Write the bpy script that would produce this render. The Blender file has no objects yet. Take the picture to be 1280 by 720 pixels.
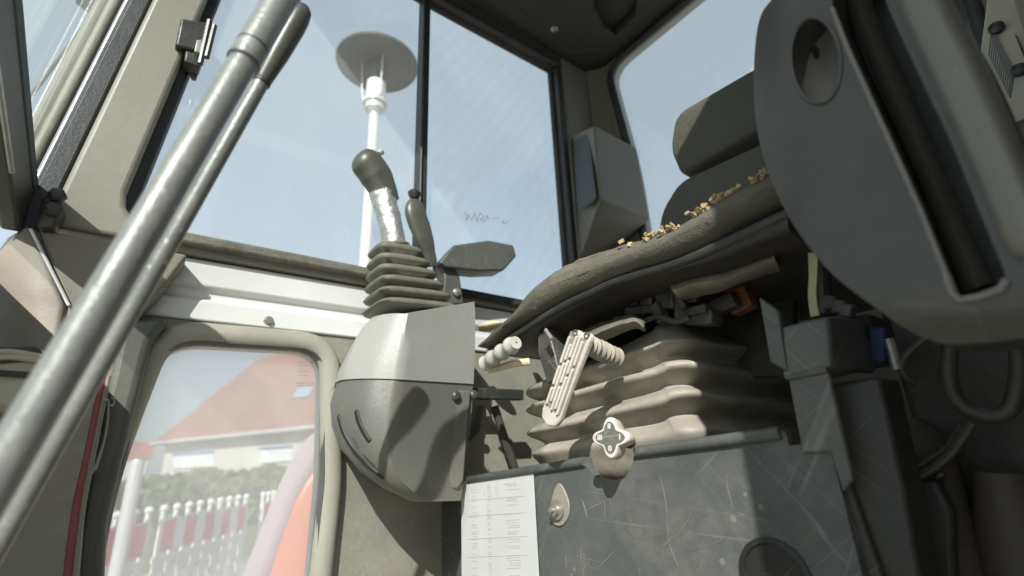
import bpy, bmesh, math, random
from mathutils import Vector, Matrix, noise
random.seed(7)
C = bpy.data.collections.new("scene_content"); bpy.context.scene.collection.children.link(C)
SC = bpy.context.scene
rad = math.radians
# ------------------------------------------------------------------ camera solve (cab frame: x = rearward, y = to far side wall, z = up, metres)
f = 620.0; PIT = rad(19); ROL = rad(2.3); AZ = rad(52.7)
h = Vector((math.cos(AZ), math.sin(AZ), 0)); rt = Vector((math.sin(AZ), -math.cos(AZ), 0)); up = Vector((0, 0, 1))
F = h*math.cos(PIT)+up*math.sin(PIT); U = -h*math.sin(PIT)+up*math.cos(PIT)
R = rt*math.cos(ROL)-U*math.sin(ROL); U2 = U*math.cos(ROL)+rt*math.sin(ROL)
def ray(x, y): return F+R*((x-640)/f)+U2*((360-y)/f)
def onX(q, X): d = ray(*q[:2]); return d*(X/d.x)
def onY(q, Y): d = ray(*q[:2]); return d*(Y/d.y)
def onZ(q, Z): d = ray(*q[:2]); return d*(Z/d.z)
def at(q, D): d = ray(*q[:2]); return d.normalized()*D

# ------------------------------------------------------------------ materials
def nodes(name):
    m = bpy.data.materials.new(name); m.use_nodes = True
    nt = m.node_tree; return m, nt, nt.nodes, nt.links, nt.nodes['Principled BSDF']
def N(ns, t, **kw):
    n = ns.new(t)
    for k, v in kw.items():
        if k in n.inputs: n.inputs[k].default_value = v
        else: setattr(n, k, v)
    return n
def ramp(ns, a, b, ca=(0,0,0,1), cb=(1,1,1,1)):
    r = ns.new('ShaderNodeValToRGB'); e = r.color_ramp.elements
    e[0].position = a; e[1].position = b; e[0].color = ca; e[1].color = cb; return r
def grime(name, col, rough=.5, dust=(.34,.3,.23), amt=.35, scale=9, bump=.15, metal=0, scratch=0.0, spots=0.0, coat=0, grain=220):
    m, nt, ns, L, P = nodes(name)
    tc = ns.new('ShaderNodeTexCoord')
    n1 = N(ns, 'ShaderNodeTexNoise', Scale=scale, Detail=8, Roughness=.65, Distortion=.4); L.new(tc.outputs['Object'], n1.inputs['Vector'])
    n2 = N(ns, 'ShaderNodeTexNoise', Scale=scale*7, Detail=5, Roughness=.7); L.new(tc.outputs['Object'], n2.inputs['Vector'])
    r1 = ramp(ns, .40, .72); L.new(n1.outputs['Fac'], r1.inputs[0])
    mul = N(ns, 'ShaderNodeMath', operation='MULTIPLY'); L.new(r1.outputs[0], mul.inputs[0])
    r2 = ramp(ns, .25, .75); L.new(n2.outputs['Fac'], r2.inputs[0]); L.new(r2.outputs[0], mul.inputs[1])
    sc = N(ns, 'ShaderNodeMath', operation='MULTIPLY_ADD'); L.new(mul.outputs[0], sc.inputs[0]); sc.inputs[1].default_value = amt; sc.inputs[2].default_value = amt*.22
    sc.use_clamp = True
    mix = N(ns, 'ShaderNodeMix', data_type='RGBA'); mix.inputs['A'].default_value = (*col, 1); mix.inputs['B'].default_value = (*dust, 1)
    L.new(sc.outputs[0], mix.inputs['Factor']); out = mix.outputs['Result']
    # slow tonal drift of the base
    n3 = N(ns, 'ShaderNodeTexNoise', Scale=scale*.35, Detail=3); L.new(tc.outputs['Object'], n3.inputs['Vector'])
    hs = ns.new('ShaderNodeHueSaturation'); mr = N(ns, 'ShaderNodeMapRange'); mr.inputs['To Min'].default_value = .72; mr.inputs['To Max'].default_value = 1.28
    L.new(n3.outputs['Fac'], mr.inputs['Value']); L.new(mr.outputs[0], hs.inputs['Value']); L.new(out, hs.inputs['Color']); out = hs.outputs[0]
    def overlay(out, fac_socket, c):
        k = N(ns, 'ShaderNodeMix', data_type='RGBA'); k.inputs['B'].default_value = (*c, 1)
        L.new(fac_socket, k.inputs['Factor']); L.new(out, k.inputs['A']); return k.outputs['Result']
    if scratch > 0:
        for rot, s, seed in ((.75, 26, 0), (-.55, 20, 3), (1.5, 14, 7), (2.2, 24, 11)):
            mp0 = N(ns, 'ShaderNodeMapping'); mp0.inputs['Rotation'].default_value = (rot, 0, 0); L.new(tc.outputs['Object'], mp0.inputs['Vector'])
            mp = N(ns, 'ShaderNodeMapping'); mp.inputs['Scale'].default_value = (s*.6, s*1.3, s*.045); mp.inputs['Location'].default_value = (seed, seed, 0)
            L.new(mp0.outputs[0], mp.inputs['Vector'])
            v = N(ns, 'ShaderNodeTexNoise', Scale=1.0, Detail=0, Roughness=.4); L.new(mp.outputs[0], v.inputs['Vector'])
            a = N(ns, 'ShaderNodeMath', operation='SUBTRACT'); L.new(v.outputs['Fac'], a.inputs[0]); a.inputs[1].default_value = .5
            b = N(ns, 'ShaderNodeMath', operation='ABSOLUTE'); L.new(a.outputs[0], b.inputs[0])
            rr = ramp(ns, .0, .0055, (1,1,1,1), (0,0,0,1)); L.new(b.outputs[0], rr.inputs[0])
            gate = N(ns, 'ShaderNodeTexNoise', Scale=7+s*.2, Detail=2); L.new(tc.outputs['Object'], gate.inputs['Vector'])
            rg = ramp(ns, .47, .60); L.new(gate.outputs['Fac'], rg.inputs[0])
            mm = N(ns, 'ShaderNodeMath', operation='MULTIPLY'); L.new(rr.outputs[0], mm.inputs[0]); L.new(rg.outputs[0], mm.inputs[1])
            m3 = N(ns, 'ShaderNodeMath', operation='MULTIPLY'); L.new(mm.outputs[0], m3.inputs[0]); m3.inputs[1].default_value = scratch*.6
            out = overlay(out, m3.outputs[0], (.42,.41,.36))
    if spots > 0:
        v = N(ns, 'ShaderNodeTexVoronoi', Scale=55); L.new(tc.outputs['Object'], v.inputs['Vector'])
        n4 = N(ns, 'ShaderNodeTexNoise', Scale=14, Detail=3); L.new(tc.outputs['Object'], n4.inputs['Vector'])
        rg = ramp(ns, .5, .75, (0,0,0,1), (.26,.26,.26,1)); L.new(n4.outputs['Fac'], rg.inputs[0])
        lt = N(ns, 'ShaderNodeMath', operation='LESS_THAN'); L.new(v.outputs['Distance'], lt.inputs[0]); L.new(rg.outputs[0], lt.inputs[1])
        m3 = N(ns, 'ShaderNodeMath', operation='MULTIPLY'); L.new(lt.outputs[0], m3.inputs[0]); m3.inputs[1].default_value = spots
        out = overlay(out, m3.outputs[0], tuple(min(1, c*1.35) for c in dust))
    L.new(out, P.inputs['Base Color'])
    rm = N(ns, 'ShaderNodeMapRange'); rm.inputs['To Min'].default_value = max(.05, rough-.1); rm.inputs['To Max'].default_value = min(1, rough+.35)
    L.new(sc.outputs[0], rm.inputs['Value']); L.new(rm.outputs[0], P.inputs['Roughness'])
    P.inputs['Metallic'].default_value = metal
    if coat: P.inputs['Coat Weight'].default_value = coat
    if bump:
        g = N(ns, 'ShaderNodeTexNoise', Scale=grain, Detail=3); L.new(tc.outputs['Object'], g.inputs['Vector'])
        ad = N(ns, 'ShaderNodeMath', operation='MULTIPLY_ADD'); L.new(g.outputs['Fac'], ad.inputs[0]); ad.inputs[1].default_value = .4; L.new(n2.outputs['Fac'], ad.inputs[2])
        bp = N(ns, 'ShaderNodeBump'); bp.inputs['Strength'].default_value = min(1, bump*1.6); bp.inputs['Distance'].default_value = .002
        L.new(ad.outputs[0], bp.inputs['Height']); L.new(bp.outputs[0], P.inputs['Normal'])
    return m
def plain(name, col, rough=.6, metal=0, var=.15, scale=12):
    m, nt, ns, L, P = nodes(name)
    tc = ns.new('ShaderNodeTexCoord'); n = N(ns, 'ShaderNodeTexNoise', Scale=scale, Detail=5); L.new(tc.outputs['Object'], n.inputs['Vector'])
    r = ramp(ns, .3, .7, (*[c*(1-var) for c in col], 1), (*[min(1, c*(1+var)) for c in col], 1)); L.new(n.outputs['Fac'], r.inputs[0])
    L.new(r.outputs[0], P.inputs['Base Color']); P.inputs['Roughness'].default_value = rough; P.inputs['Metallic'].default_value = metal
    return m
def glass(name, dust_lo, dust_hi, dcol=(.75,.76,.74), pattern=False, tint=(.93,.96,.96), trl=.55):
    m, nt, ns, L, P = nodes(name); ns.remove(P); out = ns['Material Output']
    tc = ns.new('ShaderNodeTexCoord')
    tr = N(ns, 'ShaderNodeBsdfTransparent', Color=(*tint, 1)); gl = N(ns, 'ShaderNodeBsdfGlossy', Color=(1,1,1,1), Roughness=.02)
    lw = N(ns, 'ShaderNodeLayerWeight'); pw = N(ns, 'ShaderNodeMath', operation='POWER'); L.new(lw.outputs['Facing'], pw.inputs[0]); pw.inputs[1].default_value = 5.0; fr = N(ns, 'ShaderNodeMath', operation='MULTIPLY_ADD'); L.new(pw.outputs[0], fr.inputs[0]); fr.inputs[1].default_value = .6; fr.inputs[2].default_value = .025; m1 = ns.new('ShaderNodeMixShader'); L.new(fr.outputs[0], m1.inputs[0]); L.new(tr.outputs[0], m1.inputs[1]); L.new(gl.outputs[0], m1.inputs[2])
    df = N(ns, 'ShaderNodeBsdfDiffuse', Color=(*dcol, 1)); tl = N(ns, 'ShaderNodeBsdfTranslucent', Color=(*dcol, 1))
    md = ns.new('ShaderNodeMixShader'); md.inputs[0].default_value = trl; L.new(df.outputs[0], md.inputs[1]); L.new(tl.outputs[0], md.inputs[2])
    n = N(ns, 'ShaderNodeTexNoise', Scale=3.5, Detail=9, Roughness=.7, Distortion=1.2); L.new(tc.outputs['Object'], n.inputs['Vector'])
    mp = N(ns, 'ShaderNodeMapping'); mp.inputs['Rotation'].default_value = (0, .5, 0); mp.inputs['Scale'].default_value = (40, 3, 3); L.new(tc.outputs['Object'], mp.inputs['Vector'])
    sn = N(ns, 'ShaderNodeTexNoise', Scale=1, Detail=5); L.new(mp.outputs[0], sn.inputs['Vector'])
    av = N(ns, 'ShaderNodeMath', operation='MULTIPLY_ADD'); L.new(sn.outputs['Fac'], av.inputs[0]); av.inputs[1].default_value = .25; L.new(n.outputs['Fac'], av.inputs[2])
    mr = N(ns, 'ShaderNodeMapRange'); mr.inputs['From Min'].default_value = .35; mr.inputs['From Max'].default_value = .9; mr.inputs['To Min'].default_value = dust_lo; mr.inputs['To Max'].default_value = dust_hi
    L.new(av.outputs[0], mr.inputs['Value']); fac = mr.outputs[0]
    if pattern:  # crossed bands paint a faint mesh reflection into the dust factor
        mp2 = N(ns, 'ShaderNodeMapping'); mp2.inputs['Rotation'].default_value = (0, rad(-32), 0); L.new(tc.outputs['Object'], mp2.inputs['Vector'])
        w = N(ns, 'ShaderNodeTexWave', Scale=30.0, Distortion=.3, wave_type='BANDS', bands_direction='Z'); L.new(mp2.outputs[0], w.inputs['Vector'])
        w2 = N(ns, 'ShaderNodeTexWave', Scale=9, Distortion=.2, wave_type='BANDS', bands_direction='X'); L.new(mp2.outputs[0], w2.inputs['Vector'])
        k = N(ns, 'ShaderNodeMath', operation='MULTIPLY'); L.new(w.outputs['Fac'], k.inputs[0]); L.new(w2.outputs['Fac'], k.inputs[1])
        ad = N(ns, 'ShaderNodeMath', operation='MULTIPLY_ADD'); L.new(k.outputs[0], ad.inputs[0]); ad.inputs[1].default_value = .045; L.new(fac, ad.inputs[2]); fac = ad.outputs[0]
    m2 = ns.new('ShaderNodeMixShader'); L.new(fac, m2.inputs[0]); L.new(m1.outputs[0], m2.inputs[1]); L.new(md.outputs[0], m2.inputs[2])
    L.new(m2.outputs[0], out.inputs['Surface']); return m

M = {}
M['white'] = grime('belt_white_paint', (.68,.685,.67), .38, (.36,.34,.30), .28, 7, .05)
M['beige'] = grime('beige_trim', (.22,.21,.178), .5, (.30,.26,.20), .4, 8, .12)
M['beige_dust'] = grime('dusty_beige_trim', (.20,.188,.155), .6, (.22,.19,.14), .7, 12, .25, spots=.3)
M['pillar'] = grime('grey_beige_pillar_plastic', (.15,.148,.125), .55, (.22,.2,.15), .25, 9, .12)
M['frame'] = grime('dusty_window_frame', (.33,.315,.265), .5, (.42,.38,.29), .5, 20, .25, scratch=.15)
M['lowwall'] = grime('grimy_wall_paint', (.20,.20,.175), .55, (.36,.32,.24), .75, 16, .3, scratch=.3, spots=.4)
M['framedark'] = grime('dark_window_frame', (.075,.082,.072), .5, (.2,.19,.15), .3, 12, .15)
M['gasket'] = grime('black_rubber_gasket', (.022,.026,.028), .5, (.13,.12,.1), .3, 30, .2)
M['sill'] = grime('dusty_sill_rubber', (.07,.068,.055), .8, (.33,.3,.23), .9, 40, .8)
M['headliner'] = grime('dark_headliner', (.032,.032,.027), .75, (.07,.065,.05), .4, 9, .25)
M['black'] = grime('black_plastic', (.02,.022,.022), .42, (.16,.15,.12), .25, 18, .15)
M['blackmetal'] = grime('grimy_black_metal', (.03,.032,.033), .4, (.2,.18,.14), .5, 22, .25, scratch=.4, spots=.3)
M['panel'] = grime('scratched_grey_green_panel', (.052,.063,.062), .40, (.19,.19,.17), .6, 7, .12, scratch=.4, spots=.45)
M['sidepanel'] = grime('dark_side_panel', (.026,.03,.028), .5, (.09,.08,.06), .45, 12, .15, scratch=.4, spots=.3)
M['bracket'] = grime('painted_steel_bracket', (.07,.08,.075), .42, (.2,.18,.14), .4, 18, .2, scratch=.5, spots=.5)
M['tube'] = grime('worn_grey_tube', (.17,.178,.17), .34, (.37,.355,.31), .6, 26, .2, metal=.2, scratch=.5, spots=.6, coat=.2)
M['gripcap'] = grime('grip_plastic', (.055,.06,.052), .4, (.3,.27,.2), .3, 15, .1)
M['console_hi'] = grime('console_light_plastic', (.36,.36,.34), .45, (.3,.27,.21), .3, 10, .12)
M['console_lo'] = grime('console_dark_plastic', (.13,.137,.125), .45, (.20,.165,.125), .6, 11, .15, scratch=.2, spots=.3)
M['boot'] = grime('dusty_rubber_boot', (.10,.10,.082), .6, (.34,.31,.23), .5, 22, .15)
M['bellows'] = grime('dusty_seat_bellows', (.20,.19,.16), .6, (.56,.52,.42), .85, 10, .15)
M['fabric'] = grime('worn_seat_fabric', (.07,.067,.052), .9, (.26,.235,.175), .5, 14, .9, spots=.4, grain=420)
M['backfabric'] = grime('olive_seat_fabric', (.075,.077,.062), .95, (.14,.13,.10), .3, 12, .7, grain=380)
M['shell'] = grime('black_seat_shell', (.025,.025,.024), .42, (.16,.13,.09), .5, 12, .2)
M['rust'] = grime('rusty_steel', (.14,.06,.03), .7, (.3,.13,.06), .7, 20, .5)
M['foam'] = grime('torn_yellow_foam', (.40,.30,.15), .95, (.52,.43,.25), .8, 40, .9)
M['palefoam'] = grime('pale_foam', (.68,.58,.36), .95, (.8,.74,.56), .6, 40, .6)
M['ivory'] = grime('ivory_plastic', (.56,.54,.50), .42, (.28,.25,.2), .55, 28, .1)
M['tape'] = grime('silver_tape', (.62,.62,.60), .3, (.3,.28,.24), .4, 30, .5, metal=.75)
M['steel'] = grime('dull_steel', (.42,.41,.38), .35, (.28,.25,.2), .5, 30, .2, metal=.7)
M['near_console'] = grime('large_console_plastic', (.042,.042,.035), .36, (.2,.18,.14), .28, 6, .14, spots=.3, scratch=.12)
M['near_console_side'] = grime('dusty_console_side', (.15,.15,.132), .42, (.28,.26,.2), .4, 7, .15, spots=.2)
M['slot'] = grime('slot_black', (.012,.013,.012), .5, (.07,.06,.045), .35, 12, .1)
M['bluegrey'] = grime('blue_grey_speaker_cloth', (.055,.075,.085), .7, (.1,.11,.11), .2, 30, .3)
M['cream'] = grime('cream_trim', (.52,.49,.38), .5, (.36,.32,.24), .35, 9, .1)
M['label'] = plain('grey_label', (.16,.165,.145), .5)
M['labeltext'] = plain('label_light_print', (.48,.48,.42), .5)
M['chip'] = grime('scratched_paint_edge', (.17,.17,.145), .6, (.2,.19,.15), .5, 60, 0)
M['ink'] = plain('dark_ink', (.06,.06,.065), .6)
M['greyink'] = plain('grey_ink', (.47,.47,.47), .7)
M['glassink'] = plain('glass_print', (.30,.29,.29), .7)
M['paper'] = grime('paper_sheet', (.62,.625,.61), .55, (.46,.45,.42), .22, 14, .03)
M['strap'] = grime('yellow_green_strap', (.42,.43,.25), .6, (.3,.28,.2), .3, 40, .3)
M['red'] = grime('red_edge', (.22,.04,.04), .5, (.3,.2,.18), .5, 30, .2)
M['blue'] = plain('blue_connector', (.015,.035,.10), .5)
M['brown'] = grime('brown_hose_cover', (.075,.062,.045), .7, (.12,.1,.07), .4, 10, .2)
M['cable'] = grime('black_cable', (.045,.042,.035), .5, (.14,.12,.09), .4, 30, .1)
M['orange'] = grime('orange_machine_paint', (.72,.14,.03), .35, (.5,.28,.16), .35, 5, .05)
M['rim'] = grime('pale_pinkish_reflection', (.55,.44,.48), .4, (.5,.42,.38), .4, 6, .05)  # pale pinkish colour paints a reflection along the bodywork edge
M['galv'] = grime('pale_galvanised_post', (.68,.68,.67), .35, (.5,.5,.48), .3, 8, .05, metal=.1)
M['lampdisc'] = grime('lamp_reflector', (.08,.072,.065), .5, (.15,.13,.11), .4, 8, .1)
M['lampglass'] = plain('white_lamp_cover', (.85,.86,.88), .25)
M['barrier_w'] = grime('white_barrier_plastic', (.82,.82,.80), .45, (.6,.58,.53), .2, 5, .03)
M['barrier_r'] = grime('red_barrier_sheet', (.74,.07,.08), .4, (.6,.3,.28), .2, 6, .03)
M['rooftile'] = grime('red_roof_tiles', (.38,.17,.11), .75, (.26,.15,.11), .6, 1.2, .3)
M['render'] = grime('pale_house_render', (.70,.68,.63), .85, (.42,.38,.33), .4, .8, .1)
M['shutter'] = plain('white_shutter', (.85,.86,.88), .5)
M['bluetrim'] = plain('blue_trim', (.2,.3,.5), .5)
M['skyl'] = plain('skylight_glass', (.35,.45,.55), .15)
M['leaf'] = grime('hedge_leaf', (.12,.19,.04), .7, (.18,.25,.06), .7, 2.5, .2)
M['branch'] = plain('twig', (.12,.09,.06), .8)
M['glass_up'] = glass('dusty_window_glass', .07, .24)
M['glass_pat'] = glass('dusty_mesh_reflection_glass', .07, .15, pattern=True)  # dusty pane with the mesh reflection painted in
M['glass_low'] = glass('dusty_hazy_glass', .36, .47, (.97,.95,.93), trl=.95)  # strong even dust layer also paints the veiling haze
M['glass_back'] = glass('dusty_rear_glass', .18, .28, (.8,.8,.8))
M['glass_front'] = glass('dusty_windscreen_glass', .04, .12, (.75,.76,.72))

# ------------------------------------------------------------------ mesh helpers
def fin(bm, sharp=38):
    bmesh.ops.recalc_face_normals(bm, faces=bm.faces)
def make(name, bm, m, parent=None, bev=0, seg=2, sharp=35, label=None, cat=None, group=None, kind=None, sub=0, loc=None):
    """vertices come in world space; stored relative to the thing's base"""
    fin(bm)
    if parent is not None: off = parent['_w'] if '_w' in parent else (0,0,0)
    else:
        if loc is None:
            c = Vector(); lo = min(v.co.z for v in bm.verts)
            for v in bm.verts: c += v.co
            c /= len(bm.verts); c.z = lo
        else: c = Vector(loc)
        off = tuple(c)
    o_ = Vector(off)
    for v in bm.verts: v.co -= o_
    me = bpy.data.meshes.new(name); bm.to_mesh(me); bm.free(); me.materials.append(m)
    o = bpy.data.objects.new(name, me); C.objects.link(o)
    if parent is not None: o.parent = parent
    else: o.location = off
    o['_w'] = tuple(off)
    if bev:
        b = o.modifiers.new('Bevel', 'BEVEL'); b.width = bev; b.segments = seg; b.limit_method = 'ANGLE'; b.angle_limit = rad(30)
    if sub:
        s = o.modifiers.new('Subsurf', 'SUBSURF'); s.levels = sub; s.render_levels = sub
    for p in me.polygons: p.use_smooth = True
    if not sub: me.set_sharp_from_angle(angle=rad(sharp))
    if bev:
        w = o.modifiers.new('WN', 'WEIGHTED_NORMAL'); w.keep_sharp = True
    if label: o['label'] = label
    if cat: o['category'] = cat
    if group: o['group'] = group
    if kind: o['kind'] = kind
    return o
def thing(name, label, cat, loc, group=None):
    o = bpy.data.objects.new(name, None); C.objects.link(o); o.location = loc; o['_w'] = tuple(loc); o.empty_display_size = .05
    o['label'] = label; o['category'] = cat
    if group: o['group'] = group
    return o
B = bmesh.new
def prism(bm, pts, vec):
    """polygon pts extruded by vec"""
    vec = Vector(vec); a = [bm.verts.new(p) for p in pts]; b = [bm.verts.new(Vector(p)+vec) for p in pts]
    n = len(pts); bm.faces.new(a); bm.faces.new(list(reversed(b)))
    for i in range(n): bm.faces.new((a[i], a[(i+1) % n], b[(i+1) % n], b[i]))
    return bm
def box(bm, c, s, rot=None):
    m = Matrix.Translation(Vector(c)) @ ((rot.to_4x4() if rot else Matrix.Identity(4)) @ Matrix.Diagonal((s[0], s[1], s[2], 1)))
    bmesh.ops.create_cube(bm, size=1, matrix=m); return bm
def frame_of(t):
    t = t.normalized(); a = Vector((0,0,1)) if abs(t.z) < .9 else Vector((1,0,0))
    u = t.cross(a).normalized(); return u, t.cross(u).normalized()
def tube(bm, pts, rads, n=20, flat=None, caps=True):
    pts = [Vector(p) for p in pts]
    if not hasattr(rads, '__len__'): rads = [rads]*len(pts)
    rings = []; u0 = None
    for i, p in enumerate(pts):
        t = (pts[min(i+1, len(pts)-1)]-pts[max(i-1, 0)])
        if t.length < 1e-9: t = Vector((0,0,1))
        t.normalize()
        if u0 is None: u, v = frame_of(t)
        else:
            u = (u0-t*u0.dot(t)).normalized(); v = t.cross(u)
        u0 = u
        if flat: # flat = (unit axis, factor)
            ax, k = flat
            def sq(w): return w-ax*(w.dot(ax)*(1-k))
        else: sq = lambda w: w
        rings.append([bm.verts.new(p+sq((u*math.cos(2*math.pi*j/n)+v*math.sin(2*math.pi*j/n))*rads[i])) for j in range(n)])
    for a, b in zip(rings, rings[1:]):
        for j in range(n): bm.faces.new((a[j], a[(j+1) % n], b[(j+1) % n], b[j]))
    if caps:
        bm.faces.new(rings[0]); bm.faces.new(list(reversed(rings[-1])))
    return bm
def loft(bm, rings, caps=True, closed=True):
    R_ = [[bm.verts.new(p) for p in r] for r in rings]; n = len(rings[0])
    for a, b in zip(R_, R_[1:]):
        for j in range(n if closed else n-1): bm.faces.new((a[j], a[(j+1) % n], b[(j+1) % n], b[j]))
    if caps: bm.faces.new(R_[0]); bm.faces.new(list(reversed(R_[-1])))
    return bm
def cr(pts, k=6, closed=False):
    pts = [Vector(p) for p in pts]; out = []; n = len(pts)
    rng = range(n if closed else n-1)
    for i in rng:
        if closed: p0, p1, p2, p3 = pts[i-1], pts[i], pts[(i+1) % n], pts[(i+2) % n]
        else: p0, p1, p2, p3 = pts[max(i-1, 0)], pts[i], pts[i+1], pts[min(i+2, n-1)]
        for j in range(k):
            t = j/k
            out.append(.5*((2*p1)+(p2-p0)*t+(2*p0-5*p1+4*p2-p3)*t*t+(3*p1-p0-3*p2+p3)*t**3))
    if not closed: out.append(pts[-1])
    return out
def rounded(pts, r, k=6):
    """round the corners of a planar polygon; r scalar or list"""
    pts = [Vector(p) for p in pts]; n = len(pts); out = []
    rr = r if hasattr(r, '__len__') else [r]*n
    for i, p in enumerate(pts):
        a = pts[i-1]; b = pts[(i+1) % n]; d = rr[i]
        if d <= 0: out.append(p); continue
        d = min(d, (a-p).length*.48, (b-p).length*.48)
        s = p+(a-p).normalized()*d; e = p+(b-p).normalized()*d
        for j in range(k+1):
            t = j/k; out.append(s*(1-t)**2+p*2*t*(1-t)+e*t*t)
    return out
def holed(bm, outer, holes, vec):
    vec = Vector(vec)
    es = []; loops = []
    for lp in [outer]+holes:
        vs = [bm.verts.new(p) for p in lp]; loops.append(vs)
        es += [bm.edges.new((vs[i], vs[(i+1) % len(vs)])) for i in range(len(vs))]
    r = bmesh.ops.triangle_fill(bm, use_beauty=True, use_dissolve=False, edges=es)
    fs = [g for g in r['geom'] if isinstance(g, bmesh.types.BMFace)]
    mp = {}
    for vs in loops:
        for v in vs: mp[v] = bm.verts.new(v.co+vec)
    for fc in fs: bm.faces.new([mp[v] for v in reversed(fc.verts)])
    for vs in loops:
        for i in range(len(vs)):
            a, b = vs[i], vs[(i+1) % len(vs)]; bm.faces.new((a, b, mp[b], mp[a]))
    return bm
def ring_tube(bm, loop, r, n=10, flat=None):
    pts = [Vector(p) for p in loop]; m = len(pts); rings = []
    nrm = Vector()
    for i in range(m): nrm += (pts[i]-pts[0]).cross(pts[(i+1) % m]-pts[0])
    nrm.normalize()
    for i in range(m):
        t = (pts[(i+1) % m]-pts[i-1]).normalized(); u = t.cross(nrm)
        ru, rv = (r if hasattr(r, '__len__') else (r, r))
        rings.append([bm.verts.new(pts[i]+u*ru*math.cos(2*math.pi*j/n)+nrm*rv*math.sin(2*math.pi*j/n)) for j in range(n)])
    for i in range(m):
        a, b = rings[i], rings[(i+1) % m]
        for j in range(n): bm.faces.new((a[j], a[(j+1) % n], b[(j+1) % n], b[j]))
    return bm
def lathe(bm, c, axis, prof, n=28):
    axis = Vector(axis).normalized(); u, v = frame_of(axis); c = Vector(c)
    rings = [[c+axis*z+(u*math.cos(2*math.pi*j/n)+v*math.sin(2*math.pi*j/n))*max(r, 1e-4) for j in range(n)] for r, z in prof]
    return loft(bm, rings)
def PX(l, X): return [onX(q, X) for q in l]
def PY(l, Y): return [onY(q, Y) for q in l]
def inset_prism(bm, pts, vec): return prism(bm, pts, vec)
def jitter(bm, s, sc=30):
    for v in bm.verts: v.co += noise.noise_vector(v.co*sc)*s

# ================================================================== GROUND AND SKY
GZ = -1.2
def mat_ground():
    m, nt, ns, L, P = nodes('pale_gravel_ground')
    tc = ns.new('ShaderNodeTexCoord'); n = N(ns, 'ShaderNodeTexNoise', Scale=1.2, Detail=10, Roughness=.7); L.new(tc.outputs['Object'], n.inputs['Vector'])
    r = ramp(ns, .3, .7, (.26,.24,.20,1), (.46,.44,.39,1)); L.new(n.outputs['Fac'], r.inputs[0]); L.new(r.outputs[0], P.inputs['Base Color'])
    P.inputs['Roughness'].default_value = .95
    v = N(ns, 'ShaderNodeTexNoise', Scale=60, Detail=4); L.new(tc.outputs['Object'], v.inputs['Vector'])
    b = N(ns, 'ShaderNodeBump'); b.inputs['Strength'].default_value = .5; L.new(v.outputs['Fac'], b.inputs['Height']); L.new(b.outputs[0], P.inputs['Normal'])
    return m
bm = B(); bmesh.ops.create_grid(bm, x_segments=24, y_segments=24, size=500)
for v in bm.verts: v.co.z = GZ
make('ground', bm, mat_ground(), loc=(0,0,GZ), kind='structure')
m, nt, ns, L, P = nodes('lawn'); 
tc = ns.new('ShaderNodeTexCoord'); n = N(ns, 'ShaderNodeTexNoise', Scale=2.5, Detail=10, Roughness=.75); L.new(tc.outputs['Object'], n.inputs['Vector'])
r = ramp(ns, .3, .7, (.09,.12,.035,1), (.19,.21,.075,1)); L.new(n.outputs['Fac'], r.inputs[0]); L.new(r.outputs[0], P.inputs['Base Color']); P.inputs['Roughness'].default_value = .95
bm = B(); prism(bm, [(-40,8.5,GZ),(60,8.5,GZ),(60,60,GZ),(-40,60,GZ)], (0,0,.02)); make('field', bm, m, kind='structure')

# ---- hedge bank between barrier and house
def leafy(bm, n, fn, s):
    for i in range(n):
        p, nr = fn(); a = Vector((random.gauss(0,1), random.gauss(0,1), random.gauss(0,1))).normalized(); b = a.cross(Vector((random.gauss(0,1),random.gauss(0,1),random.gauss(0,1)))).normalized()
        k = s*random.uniform(.6,1.4)
        vs = [bm.verts.new(p+a*k), bm.verts.new(p+b*k*.55), bm.verts.new(p-a*k), bm.verts.new(p-b*k*.55)]; bm.faces.new(vs)
def hedge(p0, p1, hgt, wid, n, lab):
    p0 = Vector(p0); p1 = Vector(p1); d = p1-p0; sd = Vector((-d.y, d.x, 0)).normalized()
    t = thing('hedge', lab, 'hedge', (p0.x, p0.y, GZ))
    bm = B()
    def fn():
        s = random.random(); a = random.uniform(0, math.pi); hh = hgt*(.85+.25*noise.noise(Vector((s*14, 0, p0.x))))
        r_ = random.uniform(.7, 1.0)
        return p0+d*s+sd*math.cos(a)*wid*r_+Vector((0,0,GZ+hh*abs(math.sin(a))**.5*r_)), None
    leafy(bm, n, fn, .13)
    make('foliage', bm, M['leaf'], t)
    for i in range(14):
        bm = B(); q = p0+d*((i+.5)/14); tube(bm, [q+Vector((0,0,GZ)), q+Vector((.05,0,GZ+hgt*.75))], [.05,.02], 7); make('stem', bm, M['branch'], t)

# ---- house
E1 = onZ((192,553), 1.7); E2 = onZ((400,531), 1.7)
ev = (E2-E1); ev.z = 0; L0 = ev.length; ed = ev.normalized(); bk = Vector((-ed.y, ed.x, 0))
if bk.dot(E1) < 0: bk = -bk
hl = 15.0; rise = 5.2
hs = thing('house', 'pale house with a big red tiled roof behind the hedge', 'house', (E1.x, E1.y, GZ))
def H(a, b, z): return E1+ed*a+bk*b+Vector((0,0,z-1.7))
bm = B(); prism(bm, [H(.45,.5,GZ), H(hl,.5,GZ), H(hl,8,GZ), H(.45,8,GZ)], (0,0,1.6-GZ)); 
make('wall', bm, M['render'], hs)
bm = B(); k = 4.6  # half-hipped gable end
sl = [H(0,0,1.7), H(hl+.4,0,1.7), H(hl+.4,4.25,1.7+rise), H(2.4,4.25,1.7+rise)]
bl = [H(0,8.5,1.7), H(hl+.4,8.5,1.7), H(hl+.4,4.25,1.7+rise), H(2.4,4.25,1.7+rise)]
prism(bm, sl, (0,0,-.16)); prism(bm, bl, (0,0,-.16)); prism(bm, [sl[0], sl[3], bl[0]], (0,0,-.16))
rf = make('roof', bm, M['rooftile'], hs)
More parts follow.
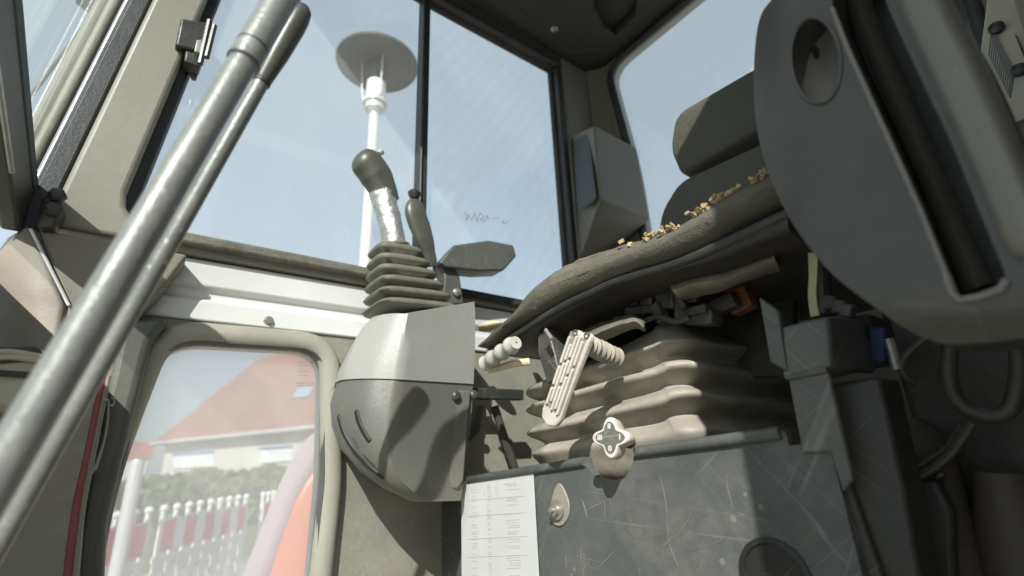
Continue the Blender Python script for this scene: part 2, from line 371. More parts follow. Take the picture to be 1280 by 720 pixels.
g = (sl[3]-sl[0]); nr = (sl[1]-sl[0]).cross(sl[3]-sl[0]).normalized()
if nr.z < 0: nr = -nr
# tile courses
bm = B()
for i in range(22):
    t = (i+1)/23; a = sl[0].lerp(sl[3], t); b = sl[1].lerp(sl[2], t); tube(bm, [a+nr*.01, b+nr*.01], .035, 6)
make('tile_course', bm, M['rooftile'], rf)
def dpt(q, w=.03):
    d = ray(*q); s = (sl[0]).dot(nr)/d.dot(nr); return d*s+nr*w
bm = B(); prism(bm, [dpt(q) for q in ((366,499),(387,497),(394,484),(374,486))], nr*.08); make('skylight', bm, M['skyl'], rf, bev=.02)
def wpt(q):
    n_ = -bk; o = H(0,.46,0); d = ray(*q); s = o.dot(n_)/d.dot(n_); return d*s
for a, b in (((218,570),(268,586)), ((326,563),(366,579)), ((384,560),(410,576))):
    bm = B(); prism(bm, [wpt((a[0],a[1])), wpt((b[0],a[1]-3)), wpt((b[0],b[1]-3)), wpt((a[0],b[1]))], -bk*.06)
    w = make('window', bm, M['shutter'], hs)
    bm = B(); prism(bm, [wpt((a[0],a[1]-4)), wpt((b[0],a[1]-7)), wpt((b[0],a[1]-3.2)), wpt((a[0],a[1]-.2))], -bk*.09); make('frame', bm, M['bluetrim'], w)
bm = B(); tube(bm, [H(-.1,-.08,1.62), H(hl,-.08,1.62)], .09, 10); make('gutter', bm, M['galv'], hs)
hd = H(0,0,0)
hedge((-3.5,14.5,0), (11,13.6,0), 1.30, .8, 17000, 'long green clipped hedge running in front of the red roofed house')
# small distant house at left of the view
s2 = onZ((140,561), 2.0); sh = thing('cottage', 'small distant cottage with an orange roof left of the large house', 'house', (s2.x, s2.y, GZ))
s2 = s2*1.6
bm = B(); box(bm, (s2.x, s2.y+3, .4), (8,6,3.2)); make('wall', bm, M['render'], sh)
bm = B(); prism(bm, [(s2.x-4.6, s2.y-.4, 2.0), (s2.x+4.6, s2.y-.4, 2.0), (s2.x+4.6, s2.y+3, 4.2), (s2.x+4.6,s2.y+6.4,2.0),(s2.x-4.6,s2.y+6.4,2.0),(s2.x-4.6, s2.y+3, 4.2)][:0] or [(s2.x-4.6, s2.y-.4, 2.0), (s2.x-4.6, s2.y+3, 4.2), (s2.x-4.6, s2.y+6.4, 2.0)], (9.2,0,0)); make('roof', bm, M['rooftile'], sh)

# ---- warning barriers (one prototype, copied)
def P4(q, z): return onZ(q, z)
ba = onZ((150,650), -.23); bb = onZ((313,608), -.13)
ba *= 1.33; bb *= 1.33; ba.z = bb.z = GZ
bd = (bb-ba); bl_ = bd.length; bd.normalize(); bw = 1.45
def make_barrier(lab):
    t = thing('construction_barrier', lab, 'barrier', (0,0,0), 'plastic site barriers along the hedge')
    bm = B(); npk = 9
    for i in range(npk):
        x = .06+i*(bw-.12)/(npk-1); box(bm, (x,0,.52), (.035,.03,.92))
        bmesh.ops.create_uvsphere(bm, u_segments=10, v_segments=8, radius=.032, matrix=Matrix.Translation((x,0,1.0)))
    for z in (.10,.60): box(bm, (bw/2,.0,z), (bw-.04,.026,.045))
    make('picket', bm, M['barrier_w'], t)
    bm = B()
    for i in range(-3, 16):
        x0 = i*.1
        for s in (1,-1):
            a = Vector((x0,0,.12)); b = Vector((x0+s*.3,0,.6))
            # clip to the panel
            for q, w in ((a,b),(b,a)):
                pass
            lo, hi = 0.0, 1.0; dx = b.x-a.x
            for lim, sg in ((.03,1),(bw-.03,-1)):
                if dx != 0:
                    tt = (lim-a.x)/dx
                    if (dx*sg) > 0: lo = max(lo, tt)
                    else: hi = min(hi, tt)
            if hi-lo > .05: tube(bm, [a.lerp(b,lo)+Vector((0,.004*s,0)), a.lerp(b,hi)+Vector((0,.004*s,0))], .009, 6)
    make('lattice', bm, M['barrier_w'], t)
    bm = B(); box(bm, (bw/2,-.022,.785), (bw-.08,.012,.25)); bo = make('board', bm, M['barrier_w'], t, bev=.004)
    for i in range(5):
        bm = B(); x0 = .05+i*.29; prism(bm, [(x0,-.0285,.665),(x0+.145,-.0285,.665),(x0+.145,-.0285,.905),(x0,-.0285,.905)], (0,-.003,0)); make('stripe', bm, M['barrier_r'], bo)
    for x in (.3, bw-.3):
        bm = B(); box(bm, (x,0,.03), (.12,.6,.06)); make('foot', bm, M['blackmetal'], t, bev=.01)
    return t
def dup(root, loc, rz, label):
    r = root.copy(); C.objects.link(r); r.location = loc; r.rotation_euler = (0,0,rz); r['label'] = label
    for ch in list(root.children):
        c = ch.copy(); C.objects.link(c); c.parent = r
        for g_ in ch.children:
            d = g_.copy(); C.objects.link(d); d.parent = c
    return r
b0 = make_barrier('red and white barrier seen in the middle of the lower window')
ang = math.atan2(bd.y, bd.x)
b0.location = bb-bd*bw; b0.rotation_euler = (0,0,ang); b0.scale = (1,1,.93)
dup(b0, bb-bd*(2*bw+.06), ang, 'red and white barrier leftmost behind the grey post in the lower window')
dup(b0, bb+Vector((.14,.1,0)), ang+.10, 'white barrier partly hidden by the orange bodywork in the lower window')

# ---- grey post seen in the lower window
pp = onZ((173,574), .05); bm = B()
pp = pp.normalized()*3.1; 
tube(bm, [(pp.x,pp.y,GZ),(pp.x,pp.y,pp.z-.02),(pp.x,pp.y,pp.z)], [.030,.030,.024], 20); lathe(bm, (pp.x,pp.y,GZ), (0,0,1), [(.07,0),(.07,.03),(.032,.05)], 20)
make('bollard_post', bm, M['galv'], label='slender pale grey post standing in front of the striped barriers', cat='post')

# ---- street lamp
lp = onZ((472,79), 2.85); lx, ly = lp.x, lp.y
sl_ = thing('street_lamp', 'street lamp with round grey disc top on a pale post behind the joystick', 'street lamp', (lx,ly,GZ))
bm = B(); lathe(bm, (lx,ly,GZ), (0,0,1), [(.11,0),(.11,.02),(.075,.05),(.06,.9),(.04,.95),(.034,3.58),(.034,3.60)], 24); make('post', bm, M['galv'], sl_)
bm = B(); lathe(bm, (lx,ly,2.42), (0,0,1), [(.04,-.03),(.07,0),(.07,.04),(.085,.05),(.085,.08),(.07,.10)], 28); make('collar', bm, M['galv'], sl_)
bm = B(); lathe(bm, (lx,ly,2.51), (0,0,1), [(.06,0),(.068,.01),(.068,.15),(.06,.16)], 28); make('lamp_cover', bm, M['lampglass'], sl_)
bm = B(); lathe(bm, (lx,ly,2.665), (0,0,1), [(.06,0),(.075,.02),(.075,.14),(.06,.17)], 28); make('lamp_neck', bm, M['lampdisc'], sl_)
bm = B(); lathe(bm, (lx,ly,2.84), (0,0,1), [(.28,0),(.295,-.012),(.30,.0),(.295,.012),(.2,.045),(.03,.06)], 48); make('lamp_shade', bm, M['lampdisc'], sl_)
for i in range(3):
    a = i*2.094+.5; bm = B(); tube(bm, [(lx+.085*math.cos(a),ly+.085*math.sin(a),2.5),(lx+.10*math.cos(a),ly+.10*math.sin(a),2.6),(lx+.11*math.cos(a),ly+.11*math.sin(a),2.84)], .006, 8); make('stay', bm, M['galv'], sl_)

# ---- orange bodywork just outside the lower window
YO = 2.9
oc = cr([onY(q, YO) for q in ((296,745),(318,690),(345,622),(366,578),(390,545),(430,525),(520,520))], 6)
ic = cr([onY(q, YO) for q in ((328,745),(346,690),(370,625),(392,588),(412,562),(445,545),(520,538))], 6)
ob = thing('machine_bodywork', 'orange curved machine bodywork with pale reflection rim outside the lower window', 'machine part', (oc[0].x, YO, GZ))
bm = B(); base = [Vector((ic[-1].x, YO, GZ+.3)), Vector((ic[0].x, YO, GZ+.3))]
rings = []
for dy, sh_ in ((.0,0.02),(.02,0.0),(.35,-.02),(.7,-.05)):
    rings.append([Vector((p.x+sh_+dy*.35, p.y+dy, p.z-sh_-dy*.1)) for p in ic+base])
loft(bm, rings); make('body_panel', bm, M['orange'], ob, sharp=50)
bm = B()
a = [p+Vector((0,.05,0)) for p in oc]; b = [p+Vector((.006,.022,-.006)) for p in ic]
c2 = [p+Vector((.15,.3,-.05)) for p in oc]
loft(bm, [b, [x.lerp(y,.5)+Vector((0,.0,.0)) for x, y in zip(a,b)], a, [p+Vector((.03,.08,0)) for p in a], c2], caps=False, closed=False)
o = make('rim_reflection', bm, M['rim'], ob, sharp=60); s = o.modifiers.new('S', 'SOLIDIFY'); s.thickness = .006  # band shaped and coloured to carry the reflection on the orange edge

# ================================================================== EXCAVATOR CAB
cab = thing('excavator_cab', 'beige and white excavator cab interior enclosing the seat with dusty windows', 'vehicle cab', (.5,.5,GZ+.55))
WY = .95; RZ = 1.25
# belt: profile extruded along x
x0, x1 = onY((182,360), WY).x, 1.1
zs = {k: onY((300, y), WY).z for k, y in dict(top=333, a=364, b=381, bot=406).items()}
prof = [(WY, zs['bot']), (WY, zs['b']), (WY+.012, zs['b']+.006), (WY+.012, zs['a']-.006), (WY, zs['a']), (WY, zs['top']), (WY+.03, zs['top']+.004), (WY+.045, zs['bot'])]
bm = B(); prism(bm, [(x0, y, z) for y, z in prof], (x1-x0, 0, 0)); make('belt_panel', bm, M['white'], cab, bev=.003)
bm = B(); box(bm, ((x0+x1)/2, WY+.006, zs['top']+.012), (x1-x0+.1, .034, .016)); make('belt_trim', bm, M['beige'], cab, bev=.003)
# screw on belt
for q in ((336,401),):
    c = onY(q, WY); bm = B(); lathe(bm, c+Vector((0,.002,0)), (0,-1,0), [(.009,0),(.009,.002),(.006,.005),(.006,.008)], 12); make('screw', bm, M['steel'], cab)
c = onY((219,320), WY-.004); bm = B(); lathe(bm, c+Vector((0,.01,0)), (0,-1,0), [(.008,0),(.008,.006),(.004,.010)], 12); make('screw', bm, M['beige'], cab)
# upper side window opening
zb = onY((300,318), WY).z; zt = 1.215; xr = .93; 
opn = [onY((152,268), WY), onY((262,2), WY)]
dirp = (opn[1]-opn[0]); opn_top = opn[0]+dirp*((zt-opn[0].z)/dirp.z)
hole = [Vector((opn[0].x-.004, WY, zb)), Vector((xr, WY, zb)), Vector((xr, WY, zt)), Vector((opn_top.x, WY, zt))]
holeR = rounded(hole, [.06,.012,.02,.07], 8)
bm = B(); box(bm, (.5, WY+.0, (zt+.012+RZ+.06)/2), (1.25,.05,RZ+.06-zt-.012)); make('window_header', bm, M['headliner'], cab, bev=.004)
# A pillar (beige), header, B pillar as separate parts around the hole
apl = [q for q in holeR if q.x < .05]
bm = B(); xp = lambda z: opn[0].x+(z-opn[0].z)*dirp.x/dirp.z
dk = .030
left = [Vector((xp(z)-.075-.0*z, WY-dk, z)) for z in (zb-.02, .6, .9, zt+.1)]
mid = [Vector((xp(z)-.002, WY-dk, z)) for z in (zt+.1, .9, .6, zb+.06)]
crn = [Vector((xp(zb)+.008, WY-dk, zb+.035)), Vector((xp(zb)+.022, WY-dk, zb+.014)), Vector((xp(zb)+.05, WY-dk, zb-.004)), Vector((xp(zb)+.06, WY-dk, zb-.02))]
prism(bm, left+mid+crn, (0,.05,0)); make('front_pillar', bm, M['beige'], cab, bev=.008, seg=3)
# dark rubber at front side of the pillar + windscreen channel
bm = B(); prism(bm, [Vector((xp(z)-.105, WY-.02, z)) for z in (zb-.03,.8,zt+.1)]+[Vector((xp(z)-.077, WY-.02, z)) for z in (zt+.1,.8,zb-.03)], (0,.06,0)); make('windscreen_seal', bm, M['gasket'], cab, bev=.004)
for k_, (dx, mm, r_) in enumerate(((-.108,'steel',.004),(-.125,'lowwall',.009),(-.145,'lowwall',.008))):
    bm = B(); tube(bm, [Vector((xp(z)+dx, WY-.01+.012*k_, z)) for z in (zb-.02,.6,.9,zt+.1)], r_, 12); make('windscreen_channel', bm, M[mm], cab)
# gasket and panes
bm = B(); ring_tube(bm, [p+Vector((0,.006,0)) for p in holeR], (.016,.014)); make('window_gasket', bm, M['gasket'], cab)
bm = B(); box(bm, ((hole[0].x+.47)/2+.02, WY-.012, zb+.003), (.47-hole[0].x-.06, .03, .022)); jitter(bm,.0006)
make('dusty_sill', bm, M['sill'], cab, bev=.006)
dvx = onY((526,120), WY).x
bm = B(); box(bm, (dvx+.004, WY-.002, (zb+zt)/2), (.022,.03,zt-zb)); box(bm, (dvx-.006, WY-.02, (zb+zt)/2), (.006,.012,zt-zb)); make('window_divider', bm, M['gasket'], cab, bev=.003)
def pane(pts, yoff, mat, name='window_pane', parent=None, vec=(0,.004,0)):
    bm = B(); prism(bm, [p+Vector(yoff) for p in pts], vec); o = make(name, bm, mat, parent or cab); return o
fp = [p for p in hole]; 
pane(rounded([hole[0], Vector((dvx,WY,zb)), Vector((dvx,WY,zt)), hole[3]], [.06,.002,.002,.07], 6), (0,.012,0), M['glass_up'])
rp = pane([Vector((dvx,WY,zb)), hole[1], hole[2], Vector((dvx,WY,zt))], (0,.018,0), M['glass_pat'])
# rear frame line of right pane
bm = B(); box(bm, (xr+.004, WY-.012, (zb+zt)/2), (.02,.03,zt-zb)); box(bm, ((dvx+xr)/2, WY-.012, zt+.004), (xr-dvx+.06,.03,.02)); box(bm, ((dvx+xr)/2+.01, WY-.008, zb+.0), (xr-dvx,.026,.02)); make('window_frame', bm, M['gasket'], cab, bev=.004)
# handwriting remains on right pane
bm = B(); sx = [(581,265),(583,276),(586,268),(590,275),(594,266),(596,277),(600,266),(604,270),(600,274),(606,277),(609,269),(612,275),(616,274),(624,272),(630,274),(627,278),(633,279),(636,275)]
for i in range(0, len(sx)-1):
    if i in (11,13): continue
    tube(bm, cr([onY(sx[i],WY+.010), onY((sx[i][0]+random.uniform(0,2), (sx[i][1]+sx[i+1][1])/2), WY+.010), onY(sx[i+1],WY+.010)], 3), .0006, 5)
make('faded_scribble', bm, M['glassink'], rp)
# latch on window (upper left)
la = onY((246,35), WY-.03)
lt = B(); prism(lt, [onY(q, WY-.045) for q in ((226,22),(262,28),(256,66),(219,56))], (0,.04,0)); lch = make('window_latch', lt, M['black'], cab, bev=.004)
lt = B(); 
for a_, b_ in (((262,26),(250,80)), ((268,32),(258,72))): tube(lt, [onY(a_, WY-.055), onY(b_, WY-.055)], .005, 8)
make('latch_lever', lt, M['black'], lch)
lt = B(); prism(lt, [onY(q, WY-.056) for q in ((246,50),(253,49),(251,66),(243,64))], (0,.01,0)); make('latch_pin', lt, M['steel'], lch, bev=.001)
lt = B(); prism(lt, [onY(q, WY-.04) for q in ((232,62),(256,68),(250,84),(230,76))], (0,.03,0)); make('latch_block', lt, M['black'], lch, bev=.003)
lt = B(); prism(lt, [onY(q, WY-.01) for q in ((234,80),(249,84),(246,98),(240,97))], (0,.01,0)); make('latch_clip', lt, M['bracket'], lch, bev=.002)
# B pillar at rear
bm = B(); prism(bm, [(xr+.014,WY-.03,zb-.02),(1.1,WY-.03,zb-.02),(1.1,WY-.03,1.25),(xr+.014,WY-.03,1.25)], (0,.05,0)); make('rear_pillar', bm, M['pillar'], cab, bev=.008)
bm = B(); prism(bm, [(1.06,WY-.03,zb-.2),(1.10,WY-.08,zb-.2),(1.10,WY-.031,zb-.2)], (0,0,1.4)); make('pillar_corner_trim', bm, M['pillar'], cab, bev=.003)
# lower wall with window hole
zf = -.47
lh = [onY(q, WY) for q in ((203,424),(404,437))]
gl = [onY(q, WY) for q in ((205,428),(168,535),(134,655),(132,760),(384,770),(400,600),(404,440))]
ctrl = [Vector(p) for p in gl]
lowR = rounded(ctrl, [.05,.08,.06,.0,.0,.02,.05], 8)
lowR = [p for p in lowR]
# extend to bottom corners with radius
bl0 = Vector((ctrl[3].x, WY, -.36)); br0 = Vector((ctrl[4].x, WY, -.36))
lowR = rounded([ctrl[0], ctrl[1], ctrl[2], bl0, br0, ctrl[5], ctrl[6]], [.055,.12,.08,.08,.08,.02,.055], 8)
outer = [Vector((-.14,WY+.006,zs['bot']-.001)), Vector((1.1,WY+.006,zs['bot']-.001)), Vector((1.1,WY+.006,zf)), Vector((-.14,WY+.006,zf))]
bm = B(); holed(bm, outer, [[Vector((p.x,WY+.006,p.z)) for p in lowR]], (0,.035,0)); make('lower_side_wall', bm, M['lowwall'], cab, sharp=30)
cen = sum((p for p in lowR), Vector())/len(lowR)
bm = B(); ring_tube(bm, [p+(p-cen).normalized()*.018+Vector((0,-.004,0)) for p in lowR], (.019,.016), 14); make('lower_window_frame', bm, M['frame'], cab, sharp=60)
bm = B(); ring_tube(bm, [p+(p-cen).normalized()*.004+Vector((0,-.003,0)) for p in lowR], (.006,.012), 10); make('window_gasket', bm, M['framedark'], cab)
lpn = pane(lowR, (0,.012,0), M['glass_low'])
# left dark frame strip of lower window (deep reveal, front post)
bm = B(); prism(bm, [onY(q, WY-.05) for q in ((214,396),(190,428),(163,535),(134,655),(128,760),(82,760),(92,660),(112,560),(135,470),(150,400))], (0,.045,0)); make('front_door_post', bm, M['framedark'], cab, bev=.012, seg=3)
# glass stamp (illegible print) on lower pane
bm = B()
for (xa, xb, yy) in ((369,391,452),(372,390,456),(373,386,464),(375,384,469),(370,392,478),(373,391,481)):
    x_ = xa
    while x_ < xb:
        w_ = random.uniform(1.0,2.2); q0, q1 = onY((x_, yy), WY+.006), onY((x_+w_, yy+random.uniform(.6,1.6)), WY+.006)
        prism(bm, [q0, Vector((q1.x,q0.y,q0.z)), Vector((q1.x,q0.y,q1.z)), Vector((q0.x,q0.y,q1.z))], (0,.0015,0)); x_ += w_+random.uniform(.4,1.2)
make('glass_stamp', bm, M['glassink'], lpn)
# corner panel, vent and dashboard at the far front corner
bm = B()
pA = [onY(q, WY-.045) for q in ((46,286),(146,300),(236,318),(196,372),(170,396),(120,540),(60,545),(82,380))]
prism(bm, pA, (0,.05,0)); make('corner_panel', bm, M['beige_dust'], cab, bev=.006)
bm = B()
q1, q2, q3, q4 = onY((46,288), WY-.0455), onY((84,381), WY-.0455), onY((60,546), WY-.0455), onY((20,560), WY-.09)
f1 = onX((22,300), -.19); f2 = onX((-20,360), -.20); f3 = onX((-30,520), -.20)
vs = [bm.verts.new(v) for v in (q1, q2, q3, q4, f3, f2, f1)]
bm.faces.new((vs[0],vs[1],vs[5],vs[6])); bm.faces.new((vs[1],vs[2],vs[3],vs[4],vs[5]))
o = make('front_corner_panel', bm, M['beige_dust'], cab); s = o.modifiers.new('S','SOLIDIFY'); s.thickness = .012; s.offset = -1
bm = B(); tube(bm, [onY((38,286),WY-.055), onY((60,330),WY-.05), onY((86,382),WY-.05)], .0022, 6); make('seam_highlight', bm, M['paper'], cab)  # bright ridge on the fold, its pale colour paints the edge highlight
# dark sloping edge at its top-left
bm = B(); tube(bm, [onX((30,290),-.185), onX((-25,385),-.2)], .006, 8); make('seal_strip', bm, M['gasket'], cab)
# hinge bolts at (70,250)
hb = B(); prism(hb, [onY(q, WY-.06) for q in ((52,245),(72,238),(80,262),(70,285),(46,285))], (0,.03,0)); hg = make('windscreen_hinge', hb, M['blackmetal'], cab, bev=.005)
for q in ((72,246),(66,262)):
    hb = B(); lathe(hb, onY(q, WY-.06), (0,-1,0), [(.011,0),(.011,.008),(.006,.012)], 6); make('bolt', hb, M['blackmetal'], hg)
# vent housing: louvred outlet with ribbed edge
vh = B(); prism(vh, PY([(-30,432),(66,436),(58,520),(-30,512)], .80), (0,.06,0)); vo = make('air_vent', vh, M['cream'], cab, bev=.01, seg=3)
vs_ = B(); prism(vs_, rounded(PY([(-20,434),(50,434),(56,450),(-20,456)], .797), .006, 4), (0,.002,0)); make('vent_opening', vs_, M['slot'], vo)
for i in range(2):
    lv = B(); tube(lv, cr(PY([(-20,441+7*i),(15,440+6.5*i),(52,446+5*i)], .795), 4), .0035, 8); make('louvre', lv, M['cream'], vo)
rb = B()
for i in range(13):
    q = (-8+i*5.2, 462+i*.35); tube(rb, PY([(q[0],q[1]),(q[0]-1,q[1]+8)], .797), .0018, 6)
make('grip_ribs', rb, M['framedark'], vo)
# grimy lower front panel
bm = B(); prism(bm, [onY(q, .86) for q in ((-60,500),(60,512),(118,470),(134,480),(108,600),(95,760),(-60,800))], (0,.05,0)); make('lower_front_panel', bm, M['lowwall'], cab, bev=.008)
bm = B(); tube(bm, cr(PY([(130,470),(112,560),(95,640),(80,760)], .852), 5), .0045, 8); make('red_edge_strip', bm, M['red'], cab)
bm = B(); tube(bm, cr(PY([(136,470),(118,560),(103,640),(89,760)], .850), 5), .0028, 8); make('edge_trim', bm, M['beige'], cab)
bm = B(); tube(bm, cr(PY([(131,500),(136,503),(133,540),(122,575),(115,592)], .845), 5), .0013, 6); tube(bm, cr(PY([(139,497),(143,499),(141,507),(136,508),(134,530),(128,560),(119,588)], .845), 5), .0013, 6); make('wire_hook', bm, M['steel'], cab)
# windscreen glass, lifted frame rail, wiper
XF = -.2
wsb = onX((50,285), XF)
bm = B(); prism(bm, [(XF,.96,.34),(XF,.56,.34),(XF-.01,.56,-.25),(XF-.01,-.1,-.25),(XF+.10,-.1,1.3),(XF+.10,.96,1.3)], (-.005,0,0)); ws = make('windscreen', bm, M['glass_front'], cab)
a = onX((26,-60), -.17); b = onX((26,140), -.17); c = onX((33,286), -.17)
bm = B(); prism(bm, [onX(q, -.17) for q in ((-26,-60),(18,-60),(50,283),(24,290))], (-.02,0,0)); rr_ = make('windscreen_rail', bm, M['framedark'], cab, bev=.004)
bm = B(); prism(bm, [onX(q, -.168) for q in ((13,-60),(24,-60),(53,283),(48,286))], (-.012,0,0)); make('rail_highlight', bm, M['bluegrey'], rr_, bev=.002)  # blue-grey strip paints the bluish highlight along the dark rail
bm = B(); tube(bm, [onX((-8,60),-.166), onX((15,215),-.166)], .003, 8); make('rail_rod', bm, M['steel'], rr_)
wi = B(); tube(wi, [onX((34,126),-.24), onX((132,-4),-.24), onX((170,-50),-.24)], .0035, 8); wa = make('wiper_arm', wi, M['framedark'], cab)
wi = B(); prism(wi, [onX(q,-.24) for q in ((98,-12),(132,-12),(124,12),(112,16),(102,8))], (-.01,0,0)); make('wiper_blade', wi, M['bracket'], wa, bev=.003)
bm = B(); box(bm, (XF-.03,.76,-.05), (.03,.40,.70)); box(bm, (XF-.03,.23,-.33), (.03,.66,.16)); make('lower_front_wall', bm, M['lowwall'], cab, bev=.006)
# roof and headliner

bm = B(); box(bm, (.52,.49,RZ+.06), (1.24,.94,.06)); make('roof', bm, M['headliner'], cab, bev=.01)
bm = B()
rh = [onZ(q, RZ) for q in ((742,-25),(742,8),(756,35),(770,44),(795,20),(798,-25))]
outer = [Vector((-.08,.06,RZ)), Vector((1.09,.06,RZ)), Vector((1.09,.93,RZ)), Vector((-.08,.93,RZ))]
holed(bm, outer, [rh], (0,0,.028)); make('headliner', bm, M['headliner'], cab)
bm = B(); prism(bm, [p+Vector((0,0,.024)) for p in rh], (0,0,.003)); make('headliner_recess', bm, M['slot'], cab)
bm = B(); prism(bm, [onZ(q, RZ-.004) for q in ((520,-60),(700,72),(722,98),(760,70),(748,60),(712,66),(570,-60))], (0,0,.02)); make('headliner_edge', bm, M['headliner'], cab, bev=.006)
bm = B(); lathe(bm, onZ((693,36), RZ), (0,0,-1), [(.012,-.002),(.012,.004),(.006,.008)], 12); make('screw', bm, M['steel'], cab)
# rear wall with window opening
XR = 1.1
rw = [onX((763,88), XR), onX((792,208), XR), onX((812,330), XR)]
hz0 = .34
rhole = [Vector((XR, rw[0].y+.01, rw[0].z+.012)), Vector((XR, .06, 1.245)), Vector((XR, .03, .9)), Vector((XR,.05,hz0)), Vector((XR, rw[2].y, hz0)), Vector((XR, rw[1].y, rw[1].z))]
rhR = rounded(rhole, [.075,.08,.3,.08,.06,.1], 8)
outer = [Vector((XR,-.12,RZ+.1)), Vector((XR,.98,RZ+.1)), Vector((XR,.98,zf)), Vector((XR,-.12,zf))]
bm = B(); holed(bm, outer, [rhR], (.04,0,0)); make('rear_wall', bm, M['pillar'], cab, sharp=30)
bm = B(); ring_tube(bm, [p+Vector((-.004,0,0)) for p in rhR], (.013,.010)); make('window_gasket', bm, M['gasket'], cab)
pane(rhR, (.012,0,0), M['glass_back'], vec=(.004,0,0))
# near side: side wall behind the door opening, header and sill
bm = B(); prism(bm, [(.125,-.12,zf),(1.14,-.12,zf),(1.14,-.12,1.3),(.125,-.12,1.3)], (0,-.04,0)); make('near_side_wall', bm, M['beige'], cab, bev=.01)
bm = B(); box(bm, (.45,.4,zf-.02), (1.3,1.1,.04)); make('cab_floor', bm, M['lowwall'], cab)
# cream trim panel at rear near corner, its label and fixings
tp = [onX(q, 1.0) for q in ((1224,64),(1236,-30),(1330,-30),(1330,260),(1290,215),(1262,150))]
bm = B(); prism(bm, tp, (.05,0,0)); tr_ = make('rear_corner_trim', bm, M['cream'], cab, bev=.008, seg=3)
bm = B(); prism(bm, [onX(q, .997) for q in ((1240,32),(1268,88),(1262,122),(1235,68))], (.004,0,0)); lb = make('warning_label', bm, M['label'], tr_)
bm = B()
for i in range(11):
    t = i/11; a = Vector((1237.5+t*26, 42+t*60, 0)); b = Vector((1234.5+t*27, 66+t*52,0))
    prism(bm, [onX(q, .9955) for q in ((a.x,a.y),(a.x+.7,a.y+1),(b.x+.7,b.y+1),(b.x,b.y))], (.001,0,0))
make('label_print', bm, M['labeltext'], lb)
for q in ((1246,36),(1275,88)):
    bm = B(); lathe(bm, onX(q, .998), (-1,0,0), [(.010,0),(.010,.006),(.005,.009)], 10); make('trim_clip', bm, M['black'], tr_)
bm = B(); prism(bm, [onX(q, .996) for q in ((1268,42),(1272,46),(1284,72),(1280,72))], (.003,0,0)); make('trim_slit', bm, M['slot'], tr_)
bm = B(); prism(bm, [onX(q, 1.02) for q in ((1262,150),(1330,150),(1330,420),(1250,420))], (.04,0,0)); make('rear_lower_trim', bm, M['beige_dust'], cab, bev=.006)
bm = B(); prism(bm, [onX(q, .97) for q in ((1258,-30),(1290,-30),(1300,60),(1286,60))], (.02,0,0)); make('trim_fold', bm, M['beige'], cab, bev=.008)

# ================================================================== SPEAKER BOX on the rear pillar
sp = thing('speaker_box', 'grey beige speaker box with blue grey grille strip on the rear pillar', 'speaker', onY((770,300), .86))
YS = .77
bm = B()
va, vb_, vc, vd = [bm.verts.new(onY(q, YS)) for q in ((742,156),(796,184),(813,275),(750,250))]
YB_ = .917
ve, vg, vh = [bm.verts.new(onY(q, YB_)) for q in ((715,168),(724,324),(775,345))]
vb2 = bm.verts.new((vb_.co.x+.01, YB_, vb_.co.z)); vc2 = bm.verts.new((vc.co.x+.01, YB_, vc.co.z-.03))
for fcs in ((va,vb_,vc,vd),(va,vd,vg,ve),(vd,vc,vc2,vh,vg),(vb_,vb2,vc2,vc),(va,ve,vb2,vb_),(ve,vg,vh,vc2,vb2)): bm.faces.new(fcs)
make('housing', bm, M['pillar'], sp, bev=.008, seg=3)
gp = []
for (x, y) in ((719,176),(736,165),(746,246),(740,254),(724,258)):
    s = min(1, max(0, (x-715)/29)); gp.append(onY((x,y), .917*(1-s)+YS*s-.004))
bm = B(); prism(bm, gp, (.0,.008,0)); make('grille', bm, M['bluegrey'], sp, bev=.002)

# ================================================================== JOYSTICK CONSOLE
jc = thing('joystick_console', 'two tone grey control console with joystick on the far side wall', 'control console', (.4,.85,-.06))
lv = [((462,404),(510,392),(593,377)), ((450,414),(507,408),(594,392)), ((437,436),(504,432),(594,430)), ((424,462),(499,455),(593,455)), ((419,478),(497,474),(592,480)),
      ((414,500),(491,505),(590,515)), ((416,530),(486,540),(586,550)), ((427,560),(486,570),(582,582)), ((450,587),(500,600),(579,606)), ((480,607),(520,618),(577,620)), ((515,624),(540,627),(576,626))]
def cring(l, c, r, grow=0):
    Lp, Cp, Rp = onY(l, .875-grow*.4), onY(c, .755-grow), onY(r, .80-grow)
    Lp.x -= grow; Rp.x += grow*.5
    m1 = (Lp+Cp)/2+Vector((-.024,-.016,0)); 
    arc = cr([Lp, Lp.lerp(m1,.6)+Vector((-.006,-.004,0)), m1.lerp(Cp,.35)+Vector((-.002,-.003,0)), Cp], 4)
    near = [Cp.lerp(Rp, t) for t in (.1,.5,.9,1)]
    zb_ = (Lp.z+Rp.z)/2
    back = [Vector((Rp.x+.004, .93, Rp.z)), Vector(((Rp.x+Lp.x)/2,.945, zb_)), Vector((Lp.x+.02,.945,Lp.z))]
    return arc+near+back
rg = [cring(*q) for q in lv]
bm = B(); loft(bm, rg[:5]+[[p+(p-sum(rg[4],Vector())/len(rg[4])).normalized()*-.004 for p in rg[4]]]); make('upper_housing', bm, M['console_hi'], jc, sharp=50)
bm = B(); r5 = cring(*lv[4], grow=-.003); loft(bm, [r5]+rg[5:]); make('lower_housing', bm, M['console_lo'], jc, sharp=50)
bm = B(); prism(bm, [onY(q, .79) for q in ((565,488),(589,488),(580,600),(572,612),(560,610))], (0,.02,0)); make('corner_strip', bm, M['console_lo'], jc, bev=.003)
from mathutils.bvhtree import BVHTree
_b = B(); loft(_b, rg[4:]); _bvh = BVHTree.FromBMesh(_b); _b.free()
def on_console(q, off=-.0025):
    d = ray(*q).normalized(); hit = _bvh.ray_cast(Vector((0,0,0)), d)[0]
    if hit is None: hit = onY(q, .86)
    return hit-d*off
